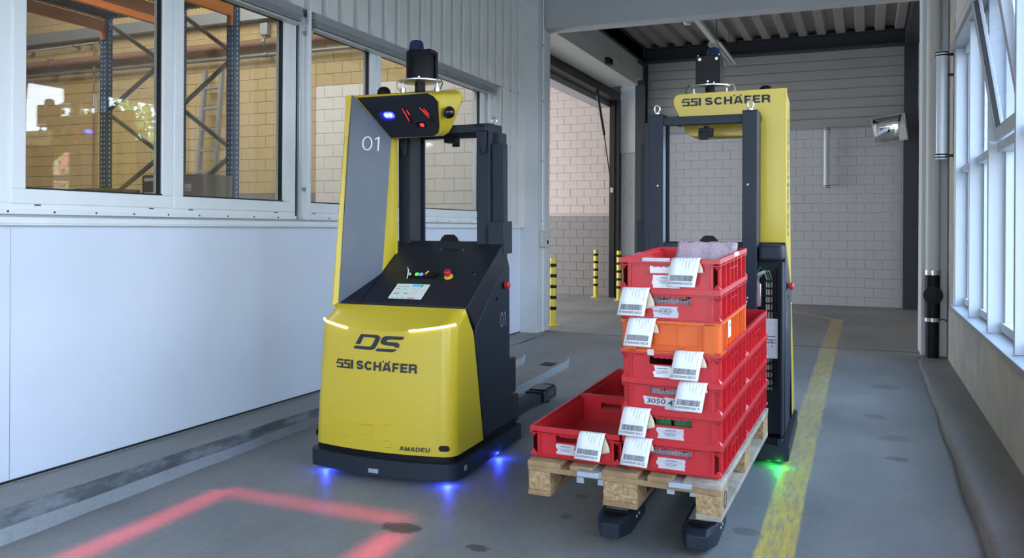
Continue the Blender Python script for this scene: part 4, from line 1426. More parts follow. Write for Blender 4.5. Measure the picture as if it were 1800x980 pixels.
    def onp(s_, h):
        """s_: 0 outer to 1 inner edge, h: height above the floor"""
        t = (h - A0.z) / (Cc.z - A0.z)
        t2 = (h - A1.z) / (D.z - A1.z)
        a = A0 + (Cc - A0) * t
        c = A1 + (D - A1) * t2
        return a + (c - a) * s_ + off * 1.3
    place2d(MB(), num01(), lambda x, y: tuple(onp(.30 + x * .42, 1.758 + y * .082))).build('number', 'white_print', gp)
    # head: loft of front (tilted) and rear outlines
    hr = head_r
    def headring(kind):
        if kind == 'f':
            o = [(-.404, 2.070), (hr - .075, 2.062), (hr - .045, 2.045), (hr - .030, 2.015), (hr - .078, 1.885), (hr - .098, 1.856), (hr - .135, 1.838), (-.232, 1.838), (-.404, 1.838)]
            return [(x, .335 + .876 * (2.072 - z), z) for x, z in o]
        return [(-.404, .60, 2.112), (hr - .035, .60, 2.108), (hr + .006, .60, 2.085), (hr + .006, .60, 2.05), (hr - .065, .60, 1.895), (hr - .085, .60, 1.868), (hr - .12, .60, 1.850), (-.232, .60, 1.84), (-.404, .60, 1.84)]
    hd = MB().loft([headring('f'), headring('r')])
    head = hd.build('head_shell', 'yellow', rb, bevel=.008, segs=2)
    # wedge that carries the grey panel up to the crest, and the flat rear skin
    MB().loft([[(-.404, .296, 1.80), (-.378, .322, 1.80), (-.234, .538, 1.80), (-.404, .60, 1.80)], [(-.404, .318, 2.069), (-.377, .333, 2.071), (-.372, .337, 2.071), (-.404, .36, 2.071)]]).build('crest_wedge', 'yellow', rb)
    MB().prism([(-.4085, 1.14), (-.236, 1.14), (-.236, 1.842), (hr - .12, 1.848), (hr - .088, 1.864), (hr - .065, 1.895), (hr + .002, 2.045), (hr + .006, 2.070), (hr - .004, 2.098), (hr - .03, 2.110), (-.4085, 2.114)], .60, .6225, 'y').build('rear_skin', 'yellow', rb, bevel=.006)
    # dark face plate lies in the tilted plane
    f = [Vector(p) for p in headring('f')]
    fn = (f[3] - f[0]).cross(f[7] - f[0]).normalized()
    if fn.y > 0:
        fn = -fn
    cen = Vector((-.08, .43, 1.95))
    def shrink(p, k=.007):
        d = (cen - p)
        return p + d.normalized() * k
    plate = [Vector((-.350, .345, 2.060)), f[1], f[2], f[3], f[4], f[5], f[6], Vector((-.232, .538, 1.838))]
    plate = [shrink(p) + fn * .004 for p in plate]
    b = MB()
    b.loft([[tuple(p) for p in plate], [tuple(p - fn * .016) for p in plate]])
    fp = b.build('face_plate', 'console', rb)
    # frame on the plate
    ax = Vector((1, 0, 0))
    ax = (ax - fn * ax.dot(fn)).normalized()
    ay = fn.cross(ax)
    if ay.z < 0:
        ay = -ay
    o0 = Vector((-.08, .43, 1.95)) 
    o0 = o0 - fn * (o0 - plate[0]).dot(fn)
    def fpz(x, z, h=.001):
        """point on the plate with given x and world-height z"""
        a = (z - o0.z) / ay.z
        return o0 + ax * ((x - o0.x) / ax.x) + ay * a + fn * h
    def oval(cx, cz, w, h, ang=0, n=20, hh=.001):
        pts = []
        for i in range(n):
            a = 2 * PI * i / n
            sx = w * (abs(math.cos(a)) ** .7) * (1 if math.cos(a) > 0 else -1)
            sz = h * (abs(math.sin(a)) ** .9) * (1 if math.sin(a) > 0 else -1)
            ca, sa = math.cos(R(ang)), math.sin(R(ang))
            pts.append(tuple(fpz(cx + sx * ca - sz * sa, cz + (sx * sa + sz * ca), hh)))
        return pts
    MB().poly(oval(-.192, 1.957, .052, .026, 0)).build('beacon_window', 'led_blue_dim', fp)
    MB().poly(oval(-.182, 1.960, .036, .017, 0, hh=.002)).build('beacon_glow', 'led_blue', fp)
    for dx in (-.198, -.172):
        MB().poly(oval(dx, 1.961, .011, .010, 0, hh=.003)).build('beacon_lamp', 'led_bluewhite', fp)
    MB().poly(oval(-.064, 1.955, .048, .012, -76)).build('line_laser', 'black_gloss', fp)
    MB().poly(oval(-.072, 1.957, .036, .0022, -78, hh=.002)).build('laser_line', 'led_red', fp)
    MB().poly(oval(-.053, 1.968, .014, .0022, -78, hh=.002)).build('laser_line', 'led_red', fp)
    MB().poly(oval(.060, 1.955, .052, .012, -55)).build('line_laser', 'black_gloss', fp)
    MB().poly(oval(.050, 1.964, .034, .0022, -57, hh=.002)).build('laser_line', 'led_red', fp)
    MB().poly(oval(.064, 1.966, .020, .0022, -57, hh=.002)).build('laser_line', 'led_red', fp)
    MB().poly(oval(-.002, 1.902, .034, .015, 0)).build('line_laser', 'black_gloss', fp)
    MB().poly(oval(.006, 1.901, .013, .009, 0, hh=.002)).build('laser_line', 'led_red', fp)
    # round sensor on the slanted head end, small dome on top
    MB().lathe([(.036, 0), (.036, .010), (.033, .020), (.024, .032), (.010, .038), (.001, .039)], (hr - .016, .47, 1.965), (.85, -.25, -.40), 22).build('round_sensor', 'black_gloss', rb, smooth=50)
    MB().lathe([(.040, 0), (.040, .012), (.034, .030), (.020, .042), (.001, .046)], (-.285, .545, 2.100), (0, 0, 1), 22).build('antenna_dome', 'black', rb, smooth=50)
    # maker's lettering on the rear of the head and down the tower side
    vs, fs = ssi_logo(1)
    MB().add([(.198 - x / 7.6 * .515, .6240, 2.034 + y * .046) for x, y in vs], fs).build('maker_lettering', 'print', rb)
    MB().add([(-.4105, .455 + y * .05, 1.955 - x / 7.6 * .70) for x, y in vs], fs).build('maker_lettering', 'print', rb)
    MB().box(-.404, hr - .02, .598, .6262, 1.86, 2.105).build('rear_head_skin', 'yellow', rb) if False else None
    # ---- scanner on top
    tops = []
    _before = set(C.objects)
    lx, ly = lid_x, .475
    pl = MB().lathe([(.112, 0), (.120, .003), (.120, .009), (.112, .012)], (lx, ly, 2.142), n=32).build('scanner_base', 'steel', rb, smooth=40)
    for a in (20, 110, 200, 290):
        x, y = lx + .10 * math.cos(R(a)), ly + .085 * math.sin(R(a))
        MB().rod((x, y, 2.085), (x, y, 2.142), .006, 8).rod((x, y, 2.085), (x, y, 2.112), .016, 12).build('stand_off', 'steel' if a in (20, 200) else 'black', rb, smooth=40)
        MB().rod((x, y, 2.154), (x, y, 2.166), .007, 8).build('nut', 'steel', rb)
    MB().rod((lx, ly, 2.08), (lx, ly, 2.15), .03, 12).build('cable_duct', 'black', rb)
    hood = MB().lathe([(.078, 0), (.078, .160), (.074, .167), (.03, .169)], (lx, ly, 2.152), n=36).build('scanner_hood', 'black', rb, smooth=40)
    MB().box(-.074 + lx, .074 + lx, ly + .055, ly + .085, 2.156, 2.325).build('scanner_back', 'black', rb, bevel=.003)
    for x in (-.05, .05):
        MB().lathe([(.010, 0), (.010, .004), (.005, .005)], (lx + x, ly + .085, 2.305), (0, 1, 0), 12).build('bolt', 'steel', rb)
        MB().lathe([(.004, 0), (.004, .008)], (lx + x * 1.25, ly + .07, 2.325), (0, 0, 1), 8).build('screw', 'steel', rb)
    MB().lathe([(.006, 0), (.006, .004)], (lx, ly + .085, 2.17), (0, 1, 0), 10).build('bolt', 'steel', rb)
    MB().box(lx + .0, lx + .082, ly - .03, ly + .05, 2.30, 2.327).build('hood_step', 'black', rb, bevel=.006)
    MB().lathe([(.044, 0), (.042, .02), (.040, .042), (.032, .056), (.012, .062), (.001, .063)], (lx - .022, ly, 2.325), n=28).build('beacon_cap', 'led_cap', rb, smooth=50)
    for s in (-1, 1):
        MB().tube([(lx + s * .09, ly, 2.15), (lx + s * .135, ly - .01, 2.16), (lx + s * .150, ly - .01, 2.13), (lx + s * .13, ly, 2.10)], .004, 6).build('cable', 'green' if s > 0 else 'card_back', rb)
    for o_ in set(C.objects) - _before:
        o_.location.z += lid_dz
    # ---- mast
    m0, m1 = .70, .90
    for sx in (-1, 1):
        xo, xi = sx * .302 + mast_dx, sx * .222 + mast_dx
        a, b_ = min(xo, xi), max(xo, xi)
        c = MB()
        # channel section open to the inside
        c.box(a, b_, m0, m0 + .014, .15, mh).box(a, b_, m1 - .014, m1, .15, mh)
        if sx > 0:
            c.box(b_ - .014, b_, m0 + .014, m1 - .014, .15, mh)
        else:
            c.box(a, a + .014, m0 + .014, m1 - .014, .15, mh)
        col = c.build('mast_column', A, rb, bevel=.003)
        xm = (a + b_) / 2
        # inner sliding rail and rollers
        MB().box(xm - .022, xm + .022, m0 + .03, m1 - .03, .20, mh - .015).build('inner_rail', 'galv' if sx > 0 else 'steel_dark', col)
        for z in (1.55, .92, .55):
            for yy in (m1,):
                MB().lathe([(.006, 0), (.006, .003), (.001, .004)], (xm - sx * .01, yy, z), (0, 1, 0), 8).build('screw', 'steel', col)
        MB().box(a, b_, m0, m1, mh, mh + .008).build('column_cap', A, col)
        # lifting eye
        e = MB()
        ring_ = [(xm, (m0 + m1) / 2 + .016 * math.cos(t), 1.992 + .028 * math.sin(t)) for t in [i * PI / 8 for i in range(17)]]
        e.tube([(xm, m1 - .03, mh + .008)] + [(xm + .016 * math.cos(t), m1 - .03, mh + .04 + .020 * math.sin(t)) for t in [(-50 + i * 28) * PI / 180 for i in range(11)]] + [(xm, m1 - .03, mh + .008)], .006, 8)
        e.lathe([(.016, 0), (.016, .008)], (xm, m1 - .03, mh + .008), (0, 0, 1), 12)
        e.build('lifting_eye', 'steel', col, smooth=50)
        # gusset under the cross bar
        MB().prism([(xm - .045, mh - .02), (xm + .036, mh - .02), (xm + .030, mh - .165), (xm + .018, mh - .170)], m0 - .032, m0 - .022, 'y').build('gusset_plate', A, col, bevel=.002)
        g = MB().prism([(m0 - .045, mh - .015), (m0 - .001, mh - .015), (m0 - .001, mh - .175), (m0 - .006, mh - .175)], xm - .012, xm + .012, 'x')
        g.box(a, b_, m0 - .05, m0, mh - .02, mh)
        g.build('gusset', A, col, bevel=.002)
    MB().box(-.302 + mast_dx, .302 + mast_dx, m0 - .05, m0 + .004, mh - .04, mh).build('cross_bar', A, rb, bevel=.004)
    MB().box(-.225 + mast_dx, .225 + mast_dx, m1 - .05, m1 - .02, mh - .06, mh - .01).build('rear_cross_bar', A, rb, bevel=.004)
    MB().box(-.225 + mast_dx, .225 + mast_dx, m1 - .06, m1 - .03, 1.15, 1.222).build('lower_cross_bar', A, rb, bevel=.004)
    # camera hung under the rear cross bar, camera on the console ridge
    MB().rod((mast_dx - .02, m1 - .035, 1.885), (mast_dx - .02, m1 - .035, 1.87), .016, 12).box(mast_dx - .055, mast_dx + .02, m1 - .075, m1 + .0, 1.825, 1.872).box(mast_dx - .035, mast_dx + .01, m1 + .0, m1 + .02, 1.805, 1.85).build('pallet_camera', 'black', rb, bevel=.003)
    MB().prism([(-.05, 1.222), (.05, 1.222), (.045, 1.24), (.022, 1.262), (-.02, 1.262), (-.045, 1.24)], m1 - .09, m1 - .035, 'y').box(-.065, .065, m1 - .07, m1 - .05, 1.220, 1.226).build('ridge_sensor', 'black', rb, bevel=.002)
    # outer shields on the +x side
    MB().box(.330, .405, .735, .80, 1.34, 1.80).build('cable_shield', A, rb, bevel=.003)
    MB().box(.300, .420, .70, .83, 1.155, 1.345).build('cable_box', A, rb, bevel=.003)
    MB().box(.300 + mast_dx, .332 + mast_dx, .78, .90, .15, mh - .04).build('side_rail', A, rb, bevel=.003)
    # ---- stabiliser legs
    for sx in (-1, 1):
        lg = empty('leg', (0, 0, 0))
        lg.parent = rb
        lg.matrix_world = rb.matrix_world
        cx = sx * .180
        dl = leg_len - 2.25
        z1 = .105
        q = MB()
        # arm
        q.box(cx - .055, cx + .055, .90, 1.96 + dl, .035, z1 - .01)
        q.build('leg_arm', A, lg, bevel=.006)
        # head with chamfered nose
        o = [(cx - .073, 1.90 + dl), (cx + .073, 1.90 + dl), (cx + .073, 2.17 + dl), (cx + .04, 2.25 + dl), (cx - .04, 2.25 + dl), (cx - .073, 2.17 + dl)]
        MB().loft([[(cx - .05, 2.160 + dl, z1 + .0008), (cx + .05, 2.160 + dl, z1 + .0008), (cx + .030, 2.212 + dl, z1 + .0008), (cx - .030, 2.212 + dl, z1 + .0008)], [(cx - .045, 2.163 + dl, z1 + .002), (cx + .045, 2.163 + dl, z1 + .002), (cx + .027, 2.208 + dl, z1 + .002), (cx - .027, 2.208 + dl, z1 + .002)]]).build('nose_recess', 'black', lg)
        lo = [(x, y, .028) for x, y in o]
        i2 = [(cx + (x - cx) * .92, y - (.03 if y > 2.1 + dl else 0), z1) for x, y in o]
        MB().loft([lo, [(x, y, .085) for x, y in o], i2]).build('leg_head', A, lg, bevel=.004)
        MB().loft([[(a_, b_ + dl, h_) for a_, b_ in ((cx - .06, 1.95), (cx + .06, 1.95), (cx + .06, 2.15), (cx - .06, 2.15))] for h_ in (z1 + .0005, z1 + .006)]).build('leg_pad', 'black', lg)
        MB().box(cx - .05, cx + .05, 1.965 + dl, 2.135 + dl, z1 + .006, z1 + .0075).build('pad_plate', 'fork_top', lg)
        MB().poly([(cx - .055, 2.2515 - .0, .040 + .006), (cx + .055 - .02, 2.2515, .046), (cx + .035, 2.2515, .078), (cx - .035, 2.2515, .078)]).build('nose_recess', 'black', lg) if False else None
        MB().rod((cx - .05, 2.06 + dl, .032), (cx + .05, 2.06 + dl, .032), .032, 18).build('wheel', 'black', lg, smooth=40)
        for yy in (2.03 + dl, 2.075 + dl):
            for s2 in (-1, 1):
                MB().lathe([(.008, 0), (.008, .004), (.001, .005)], (cx + s2 * .073, yy, .07), (s2, 0, 0), 10).build('bolt', 'steel', lg)
        for s2 in (-1, 1):
            MB().lathe([(.016, 0), (.016, .003), (.009, .004)], (cx + s2 * .055, 1.22, .07), (s2, 0, 0), 14).build('proximity_sensor', 'galv', lg)
    # ---- fork carriage and forks
    fc = empty('fork_carriage', (0, 0, 0))
    fc.parent = rb
    piv = Matrix.Translation((0, .93, fork_z)) @ Matrix.Rotation(fork_tilt, 4, 'X') @ Matrix.Translation((0, -.93, -fork_z))
    fc.matrix_world = rb.matrix_world @ piv
    MB().box(-.27, .27, .905, .94, fork_z - .05, fork_z + .09).box(-.27, .27, .905, .93, fork_z + .25, fork_z + .31).box(-.25, -.20, .905, .93, fork_z + .05, fork_z + .27).box(.20, .25, .905, .93, fork_z + .05, fork_z + .27).build('carriage_frame', A, fc, bevel=.004)
    for sx in (-1, 1):
        cx = sx * .185 + fork_dx
        o = [(cx - .085, .94), (cx + .085, .94), (cx + .085, 2.36), (cx + .045, 2.50), (cx - .045, 2.50), (cx - .085, 2.36)]
        fk = MB().loft([[(x, y, fork_z - (.055 if y < 2.4 else .022)) for x, y in o], [(x, y, fork_z) for x, y in o]]).build('fork', 'galv', fc, bevel=.003)
        t = [(cx - .078, .96), (cx + .078, .96), (cx + .078, 2.35), (cx + .04, 2.48), (cx - .04, 2.48), (cx - .078, 2.35)]
        MB().loft([[(x, y, fork_z + .0005) for x, y in t], [(x, y, fork_z + .0025) for x, y in t]]).build('fork_plate', 'fork_top', fc)
        MB().loft([[(cx - .05, 2.06, fork_z + .003), (cx + .05, 2.06, fork_z + .003), (cx + .05, 2.20, fork_z + .003), (cx - .05, 2.20, fork_z + .003)], [(cx - .05, 2.06, fork_z + .0045), (cx + .05, 2.06, fork_z + .0045), (cx + .05, 2.20, fork_z + .0045), (cx - .05, 2.20, fork_z + .0045)]]).build('fork_opening', 'black', fc)
        for q in (-.045, .045):
            MB().box(cx + q - .015, cx + q + .015, 2.44, 2.452, fork_z - .060, fork_z - .01).build('tip_tab', 'galv', fc)
    # ---- ground lights under the skirt
    col = {'blue': (.03, .06, 1.0), 'green': (.03, 1.0, .12)}[glow]
    for x, y in (((-.33, .07), (.37, .06), (.39, .56)) if glow == 'blue' else ((-.34, .88), (.36, .05))):
        lm = MB().lathe([(.022, 0), (.022, .006), (.018, .008)], (x, y, .030), (0, 0, -1), 14).build('ground_light', 'led_' + glow + '_lamp', rb)
        d = bpy.data.lights.new('ground_lamp', 'POINT')
        d.color = col
        d.energy = 2.2 if glow == 'blue' else 1.0
        d.shadow_soft_size = .012
        lo = bpy.data.objects.new('ground_lamp', d)
        C.objects.link(lo)
        lo.parent = rb
        lo.location = (x + (.055 if x > 0 else -.055) * (1 if y > .2 else .4), y + (-.045 if y < .2 else (.05 if y > .85 else 0)), .027)
    return tag(rb, label, 'robot', 'yellow automated pallet trucks')

M['led_cap'] = mat('led_cap', (.01, .02, .06), .08)
M['led_blue_lamp'] = mat('led_blue_lamp', (.05, .05, .8), .3, emit=(.05, .08, 1), estr=6)
M['led_green_lamp'] = mat('led_green_lamp', (.05, .8, .1), .3, emit=(.05, 1, .15), estr=6)
va = vehicle('pallet_robot', (-2.345, 3.80, zr(3.80)), R(.8), 'yellow driverless pallet truck facing the camera, numbered 01 with empty forks', mast_dx=.025, head_r=.192, lid_x=-.005, fork_z=.255, glow='blue', mh=1.912, leg_len=2.2)
vb = vehicle('pallet_robot', (-.835, 5.73, zr(5.73)), R(180.8), 'yellow driverless pallet truck seen from behind, carrying the loaded wooden pallet', mast_dx=.03, head_r=.245, lid_x=.05, fork_z=.30, fork_tilt=R(1.97), glow='green', mh=1.955, leg_len=2.31, fork_dx=.035, lid_dz=.016)

# red light frame thrown on the floor by the front vehicle's projectors
ld_ = bpy.data.lights.new('floor_projector', 'SPOT')
ld_.energy = 400
ld_.color = (1.0, .05, .09)
ld_.spot_size = R(120)
ld_.spot_blend = .1
ld_.shadow_soft_size = .006
lo = bpy.data.objects.new('floor_projector', ld_)
C.objects.link(lo)
PX, PY, PZ = -2.36, 3.93, 1.78
lo.location = (PX, PY, PZ)
ld_.use_nodes = True
nt = ld_.node_tree
em = nt.nodes['Emission']
tc = nt.nodes.new('ShaderNodeTexCoord')
sp = nt.nodes.new('ShaderNodeSeparateXYZ')
nt.links.new(tc.outputs['Normal'], sp.inputs[0])
def nm(op, a, b=None, c=None):
    x = nt.nodes.new('ShaderNodeMath')
    x.operation = op
    for i, v in enumerate((a, b, c)):
        if v is None:
            continue
        if isinstance(v, (int, float)):
            x.inputs[i].default_value = v
        else:
            nt.links.new(v, x.inputs[i])
    return x.outputs[0]
az = nm('ABSOLUTE', sp.outputs['Z'])
hgt = PZ - (-.12)
gx = nm('ADD', nm('MULTIPLY', nm('DIVIDE', sp.outputs['X'], az), hgt), PX)
gy = nm('ADD', nm('MULTIPLY', nm('DIVIDE', sp.outputs['Y'], az), hgt), PY)
def soft(v, c, w):
    d = nm('ABSOLUTE', nm('SUBTRACT', v, c))
    q = nm('MAXIMUM', nm('SUBTRACT', 1, nm('DIVIDE', d, w * 1.5)), 0)
    return nm('MULTIPLY', nm('MULTIPLY', q, q), nm('SUBTRACT', 3, nm('MULTIPLY', q, 2)))
def less(v, c, s):
    return nm('MINIMUM', nm('MAXIMUM', nm('DIVIDE', nm('SUBTRACT', c, v), s), 0), 1)
xl, xr, yf = -2.96, -1.87, 3.33
la = nm('MULTIPLY', soft(gx, xl, .085), less(gy, yf + .03, .03))
rb_ = nm('MULTIPLY', soft(gx, xr, .085), less(gy, yf - .10, .10))
fa = nm('MULTIPLY', soft(gy, yf, .085), nm('MULTIPLY', less(gx, xr + .03, .15), less(nm('MULTIPLY', gx, -1), -xl + .03, .03)))
tot = nm('MAXIMUM', nm('MAXIMUM', la, rb_), nm('MULTIPLY', fa, .75))
# compensate for the slanting throw so the lines stay even
nt.links.new(nm('DIVIDE', tot, nm('MULTIPLY', az, nm('MULTIPLY', az, az))), em.inputs['Strength'])

# ================================================================ pallet and crates
PL = Matrix.Translation((-.494, 3.227, .245)) @ Matrix.Rotation(-.0396, 4, 'Z') @ Matrix.Rotation(.0535, 4, 'X')
pt = bpy.data.objects.new('pallet', None)
C.objects.link(pt)
pt.matrix_world = PL @ Matrix.Translation((-.4, 0, -.144))
def board(x0, x1, y0, y1, z0, z1, nm_, m='wood'):
    q = MB()
    j = lambda a=.0015: rnd.uniform(-a, a)
    q.hexa([(x0 + j(), y0 + j(), z0), (x1 + j(), y0 + j(), z0), (x1 + j(), y1 + j(), z0), (x0 + j(), y1 + j(), z0)], [(x0 + j(), y0 + j(), z1 + j(.001)), (x1 + j(), y0 + j(), z1 + j(.001)), (x1 + j(), y1 + j(), z1 + j(.001)), (x0 + j(), y1 + j(), z1 + j(.001))])
    return q.build(nm_, m, pt, bevel=.003)
# top deck boards run lengthways
for x0, x1 in ((-.4, -.255), (-.2125, -.1125), (-.0725, .0725), (.1125, .2125), (.255, .4)):
    board(x0, x1, 0, 1.2, .122, .144, 'deck_board', 'wood' if x1 < .3 else 'wood_weathered')
for y0, y1 in ((0, .145), (.5275, .6725), (1.055, 1.2)):
    board(-.4, .4, y0, y1, .100, .122, 'stringer_board')
for x0, x1 in ((-.4, -.3), (-.0725, .0725), (.3, .4)):
    board(x0, x1, 0, 1.2, 0, .022, 'bottom_board', 'wood' if x1 < .3 else 'wood_weathered')
    for y0, y1 in ((0, .145), (.5275, .6725), (1.055, 1.2)):
        board(x0 + .002, x1 - .002, y0 + .002, y1 - .002, .022, .100, 'block', 'chip')
# stamped ring on the corner block
MB().tube([(.4005, .075 + .022 * math.cos(a), .066 + .034 * math.sin(a)) for a in [i * PI / 8 for i in range(17)]], .0015, 5).build('stamp_ring', 'ink', pt)
MB().add([(.4012, .062 + x * .026, .05 + y * .03) for x, y in fit2d(text2d('E', 1), 0, 1, 0, 1)[0]], fit2d(text2d('E', 1), 0, 1, 0, 1)[1]).build('stamp_letter', 'ink', pt) if False else None
tag(pt, 'worn wooden pallet lifted on the forks under the crates', 'pallet')

CW, CL, CHT, CP = .396, .596, .132, .12
def crate_mesh():
    b = MB()
    w, l = CW / 2, CL / 2
    iw, il = w - .012, l - .012        # outer wall face
    sw = iw - .014                     # the long walls stand further in, behind deep ribs
    t = .003
    # floor
    b.box(-iw, iw, -il, il, .006, .010)
    # foot ring
    b.box(-iw + .006, iw - .006, -il + .006, il - .006, 0, .006)
    # long walls
    for s in (-1, 1):
        b.box(min(s * sw, s * (sw - t)), max(s * sw, s * (sw - t)), -il, il, .010, .118)
        b.box(min(s * iw, s * sw), max(s * iw, s * sw), -il, -il + .03, .010, .118).box(min(s * iw, s * sw), max(s * iw, s * sw), il - .03, il, .010, .118)
        b.box(min(s * iw, s * sw), max(s * iw, s * sw), -il, il, .106, .118).box(min(s * iw, s * sw), max(s * iw, s * sw), -il, il, .008, .012)
    # short walls with hand hole
    hx, z0, z1 = .082, .072, .101
    for s in (-1, 1):
        a, c = sorted((s * il, s * (il - t)))
        b.box(-iw, -hx, a, c, .010, .118).box(hx, iw, a, c, .010, .118)
        b.box(-hx, hx, a, c, .010, z0).box(-hx, hx, a, c, z1, .118)
        # frame around the hole and scalloped grip
        a, c = sorted((s * il, s * (il + .006)))
        b.box(-hx - .004, -hx, a, c, z0 - .004, z1 + .012).box(hx, hx + .004, a, c, z0 - .004, z1 + .012)
        b.box(-hx - .004, hx + .004, a, c, z0 - .005, z0)
        for k in range(6):
            cx = -.055 + k * .022
            b.prism([(cx - .011, z1), (cx - .006, z1 - .005), (cx + .006, z1 - .005), (cx + .011, z1)], a, c, 'y')
        # vertical ribs and gusseted corners
        for x in (-.155, .155):
            b.box(x - .002, x + .002, min(s * il, s * (il + .008)), max(s * il, s * (il + .008)), .018, .108)
        b.box(-.002, .002, min(s * il, s * (il + .006)), max(s * il, s * (il + .006)), z1 + .002, .112)
    # rims: top lip, second rim, foot flange
    def rimring(o, z0, z1, th=.0105):
        x, y = iw + o, il + o
        b.box(-x, x, -y, -y + th, z0, z1).box(-x, x, y - th, y, z0, z1).box(-x, -x + th, -y + th, y - th, z0, z1).box(x - th, x, -y + th, y - th, z0, z1)
    rimring(.011, .112, CHT)
    rimring(.012, .104, .1065, .012)
    rimring(.010, .010, .013, .010)
    # foot flange flares at the corners
    for sx in (-1, 1):
        for sy in (-1, 1):
            x, y = sx * iw, sy * il
            b.loft([[(x, y - sy * .02, .013), (x + sx * .012, y - sy * .02, .013), (x + sx * .012, y + sy * .012, .013), (x - sx * .02, y + sy * .012, .013), (x - sx * .02, y, .013)],
                    [(x, y - sy * .004, .032), (x + sx * .001, y - sy * .004, .032), (x + sx * .001, y + sy * .001, .032), (x - sx * .004, y + sy * .001, .032), (x - sx * .004, y, .032)]])
            b.loft([[(x, y - sy * .004, .088), (x + sx * .001, y - sy * .004, .088), (x + sx * .001, y + sy * .001, .088), (x - sx * .004, y + sy * .001, .088), (x - sx * .004, y, .088)],
                    [(x, y - sy * .02, .105), (x + sx * .011, y - sy * .02, .105), (x + sx * .011, y + sy * .011, .105), (x - sx * .02, y + sy * .011, .105), (x - sx * .02, y, .105)]])
    # ribs on the long walls
    for s in (-1, 1):
        for k, y in enumerate((-.266, -.170, -.075, .0, .075, .170, .266)):
            a, c = sorted((s * sw, s * (iw + .0095)))
            b.box(a, c, y - .003, y + .003, .012, .110)
            if k in (2, 3):
                b.box(a, c, y, y + .075, .074, .077)
    return b
def orange_mesh():
    b = MB()
    w, l = CW / 2 - .002, CL / 2 - .002
    t = .004
    b.box(-w, w, -l, l, .0, .008)
    def wallring(o, z0, z1, th):
        x, y = w - o, l - o
        b.box(-x, x, -y, -y + th, z0, z1).box(-x, x, y - th, y, z0, z1).box(-x, -x + th, -y + th, y - th, z0, z1).box(x - th, x, -y + th, y - th, z0, z1)
    wallring(.010, .008, .12, t)
    wallring(.0, .114, .126, .014)
    for s in (-1, 1):
        a, c = sorted((s * (l - .010), s * l))
        # rounded corner blocks, panel frame
        for sx in (-1, 1):
            o = []
            for i in range(7):
                q = PI / 2 * i / 6
                o.append((sx * (w - .02 + .02 * math.cos(q)), s * (l - .02 + .02 * math.sin(q))))
            o += [(sx * .135, s * l), (sx * .135, s * (l - .01)), (sx * (w - .012), s * (l - .012)), (sx * (w - .012), s * (l - .045)), (sx * w, s * (l - .045))]
            b.prism(o, .0, .122, 'z')
            b.box(min(sx * .118, sx * .121), max(sx * .118, sx * .121), a, c, .012, .114)
        b.box(-.118, .118, a, c, .028, .031)
        b.box(-.085, .055, a, c, .004, .012).box(-.088, -.085, a, c, .004, .028).box(.055, .058, a, c, .004, .028)
        b.box(-.10, .06, a, c, .108, .112)
        for x in (-.06, .03):
            b.box(x - .0015, x + .0015, min(s * (l - .010), s * (l - .006)), max(s * (l - .010), s * (l - .006)), .03, .108)
    for s in (-1, 1):
        for y in (-.235, -.205, -.16, -.09, -.06, 0, .06, .09, .16, .205, .235):
            a, c = sorted((s * (w - .01), s * (w - .001)))
            b.box(a, c, y - .003, y + .003, .006, .114)
    return b
red_me = crate_mesh().mesh('body', 'red')
orange_me = orange_mesh().mesh('body', 'orange')

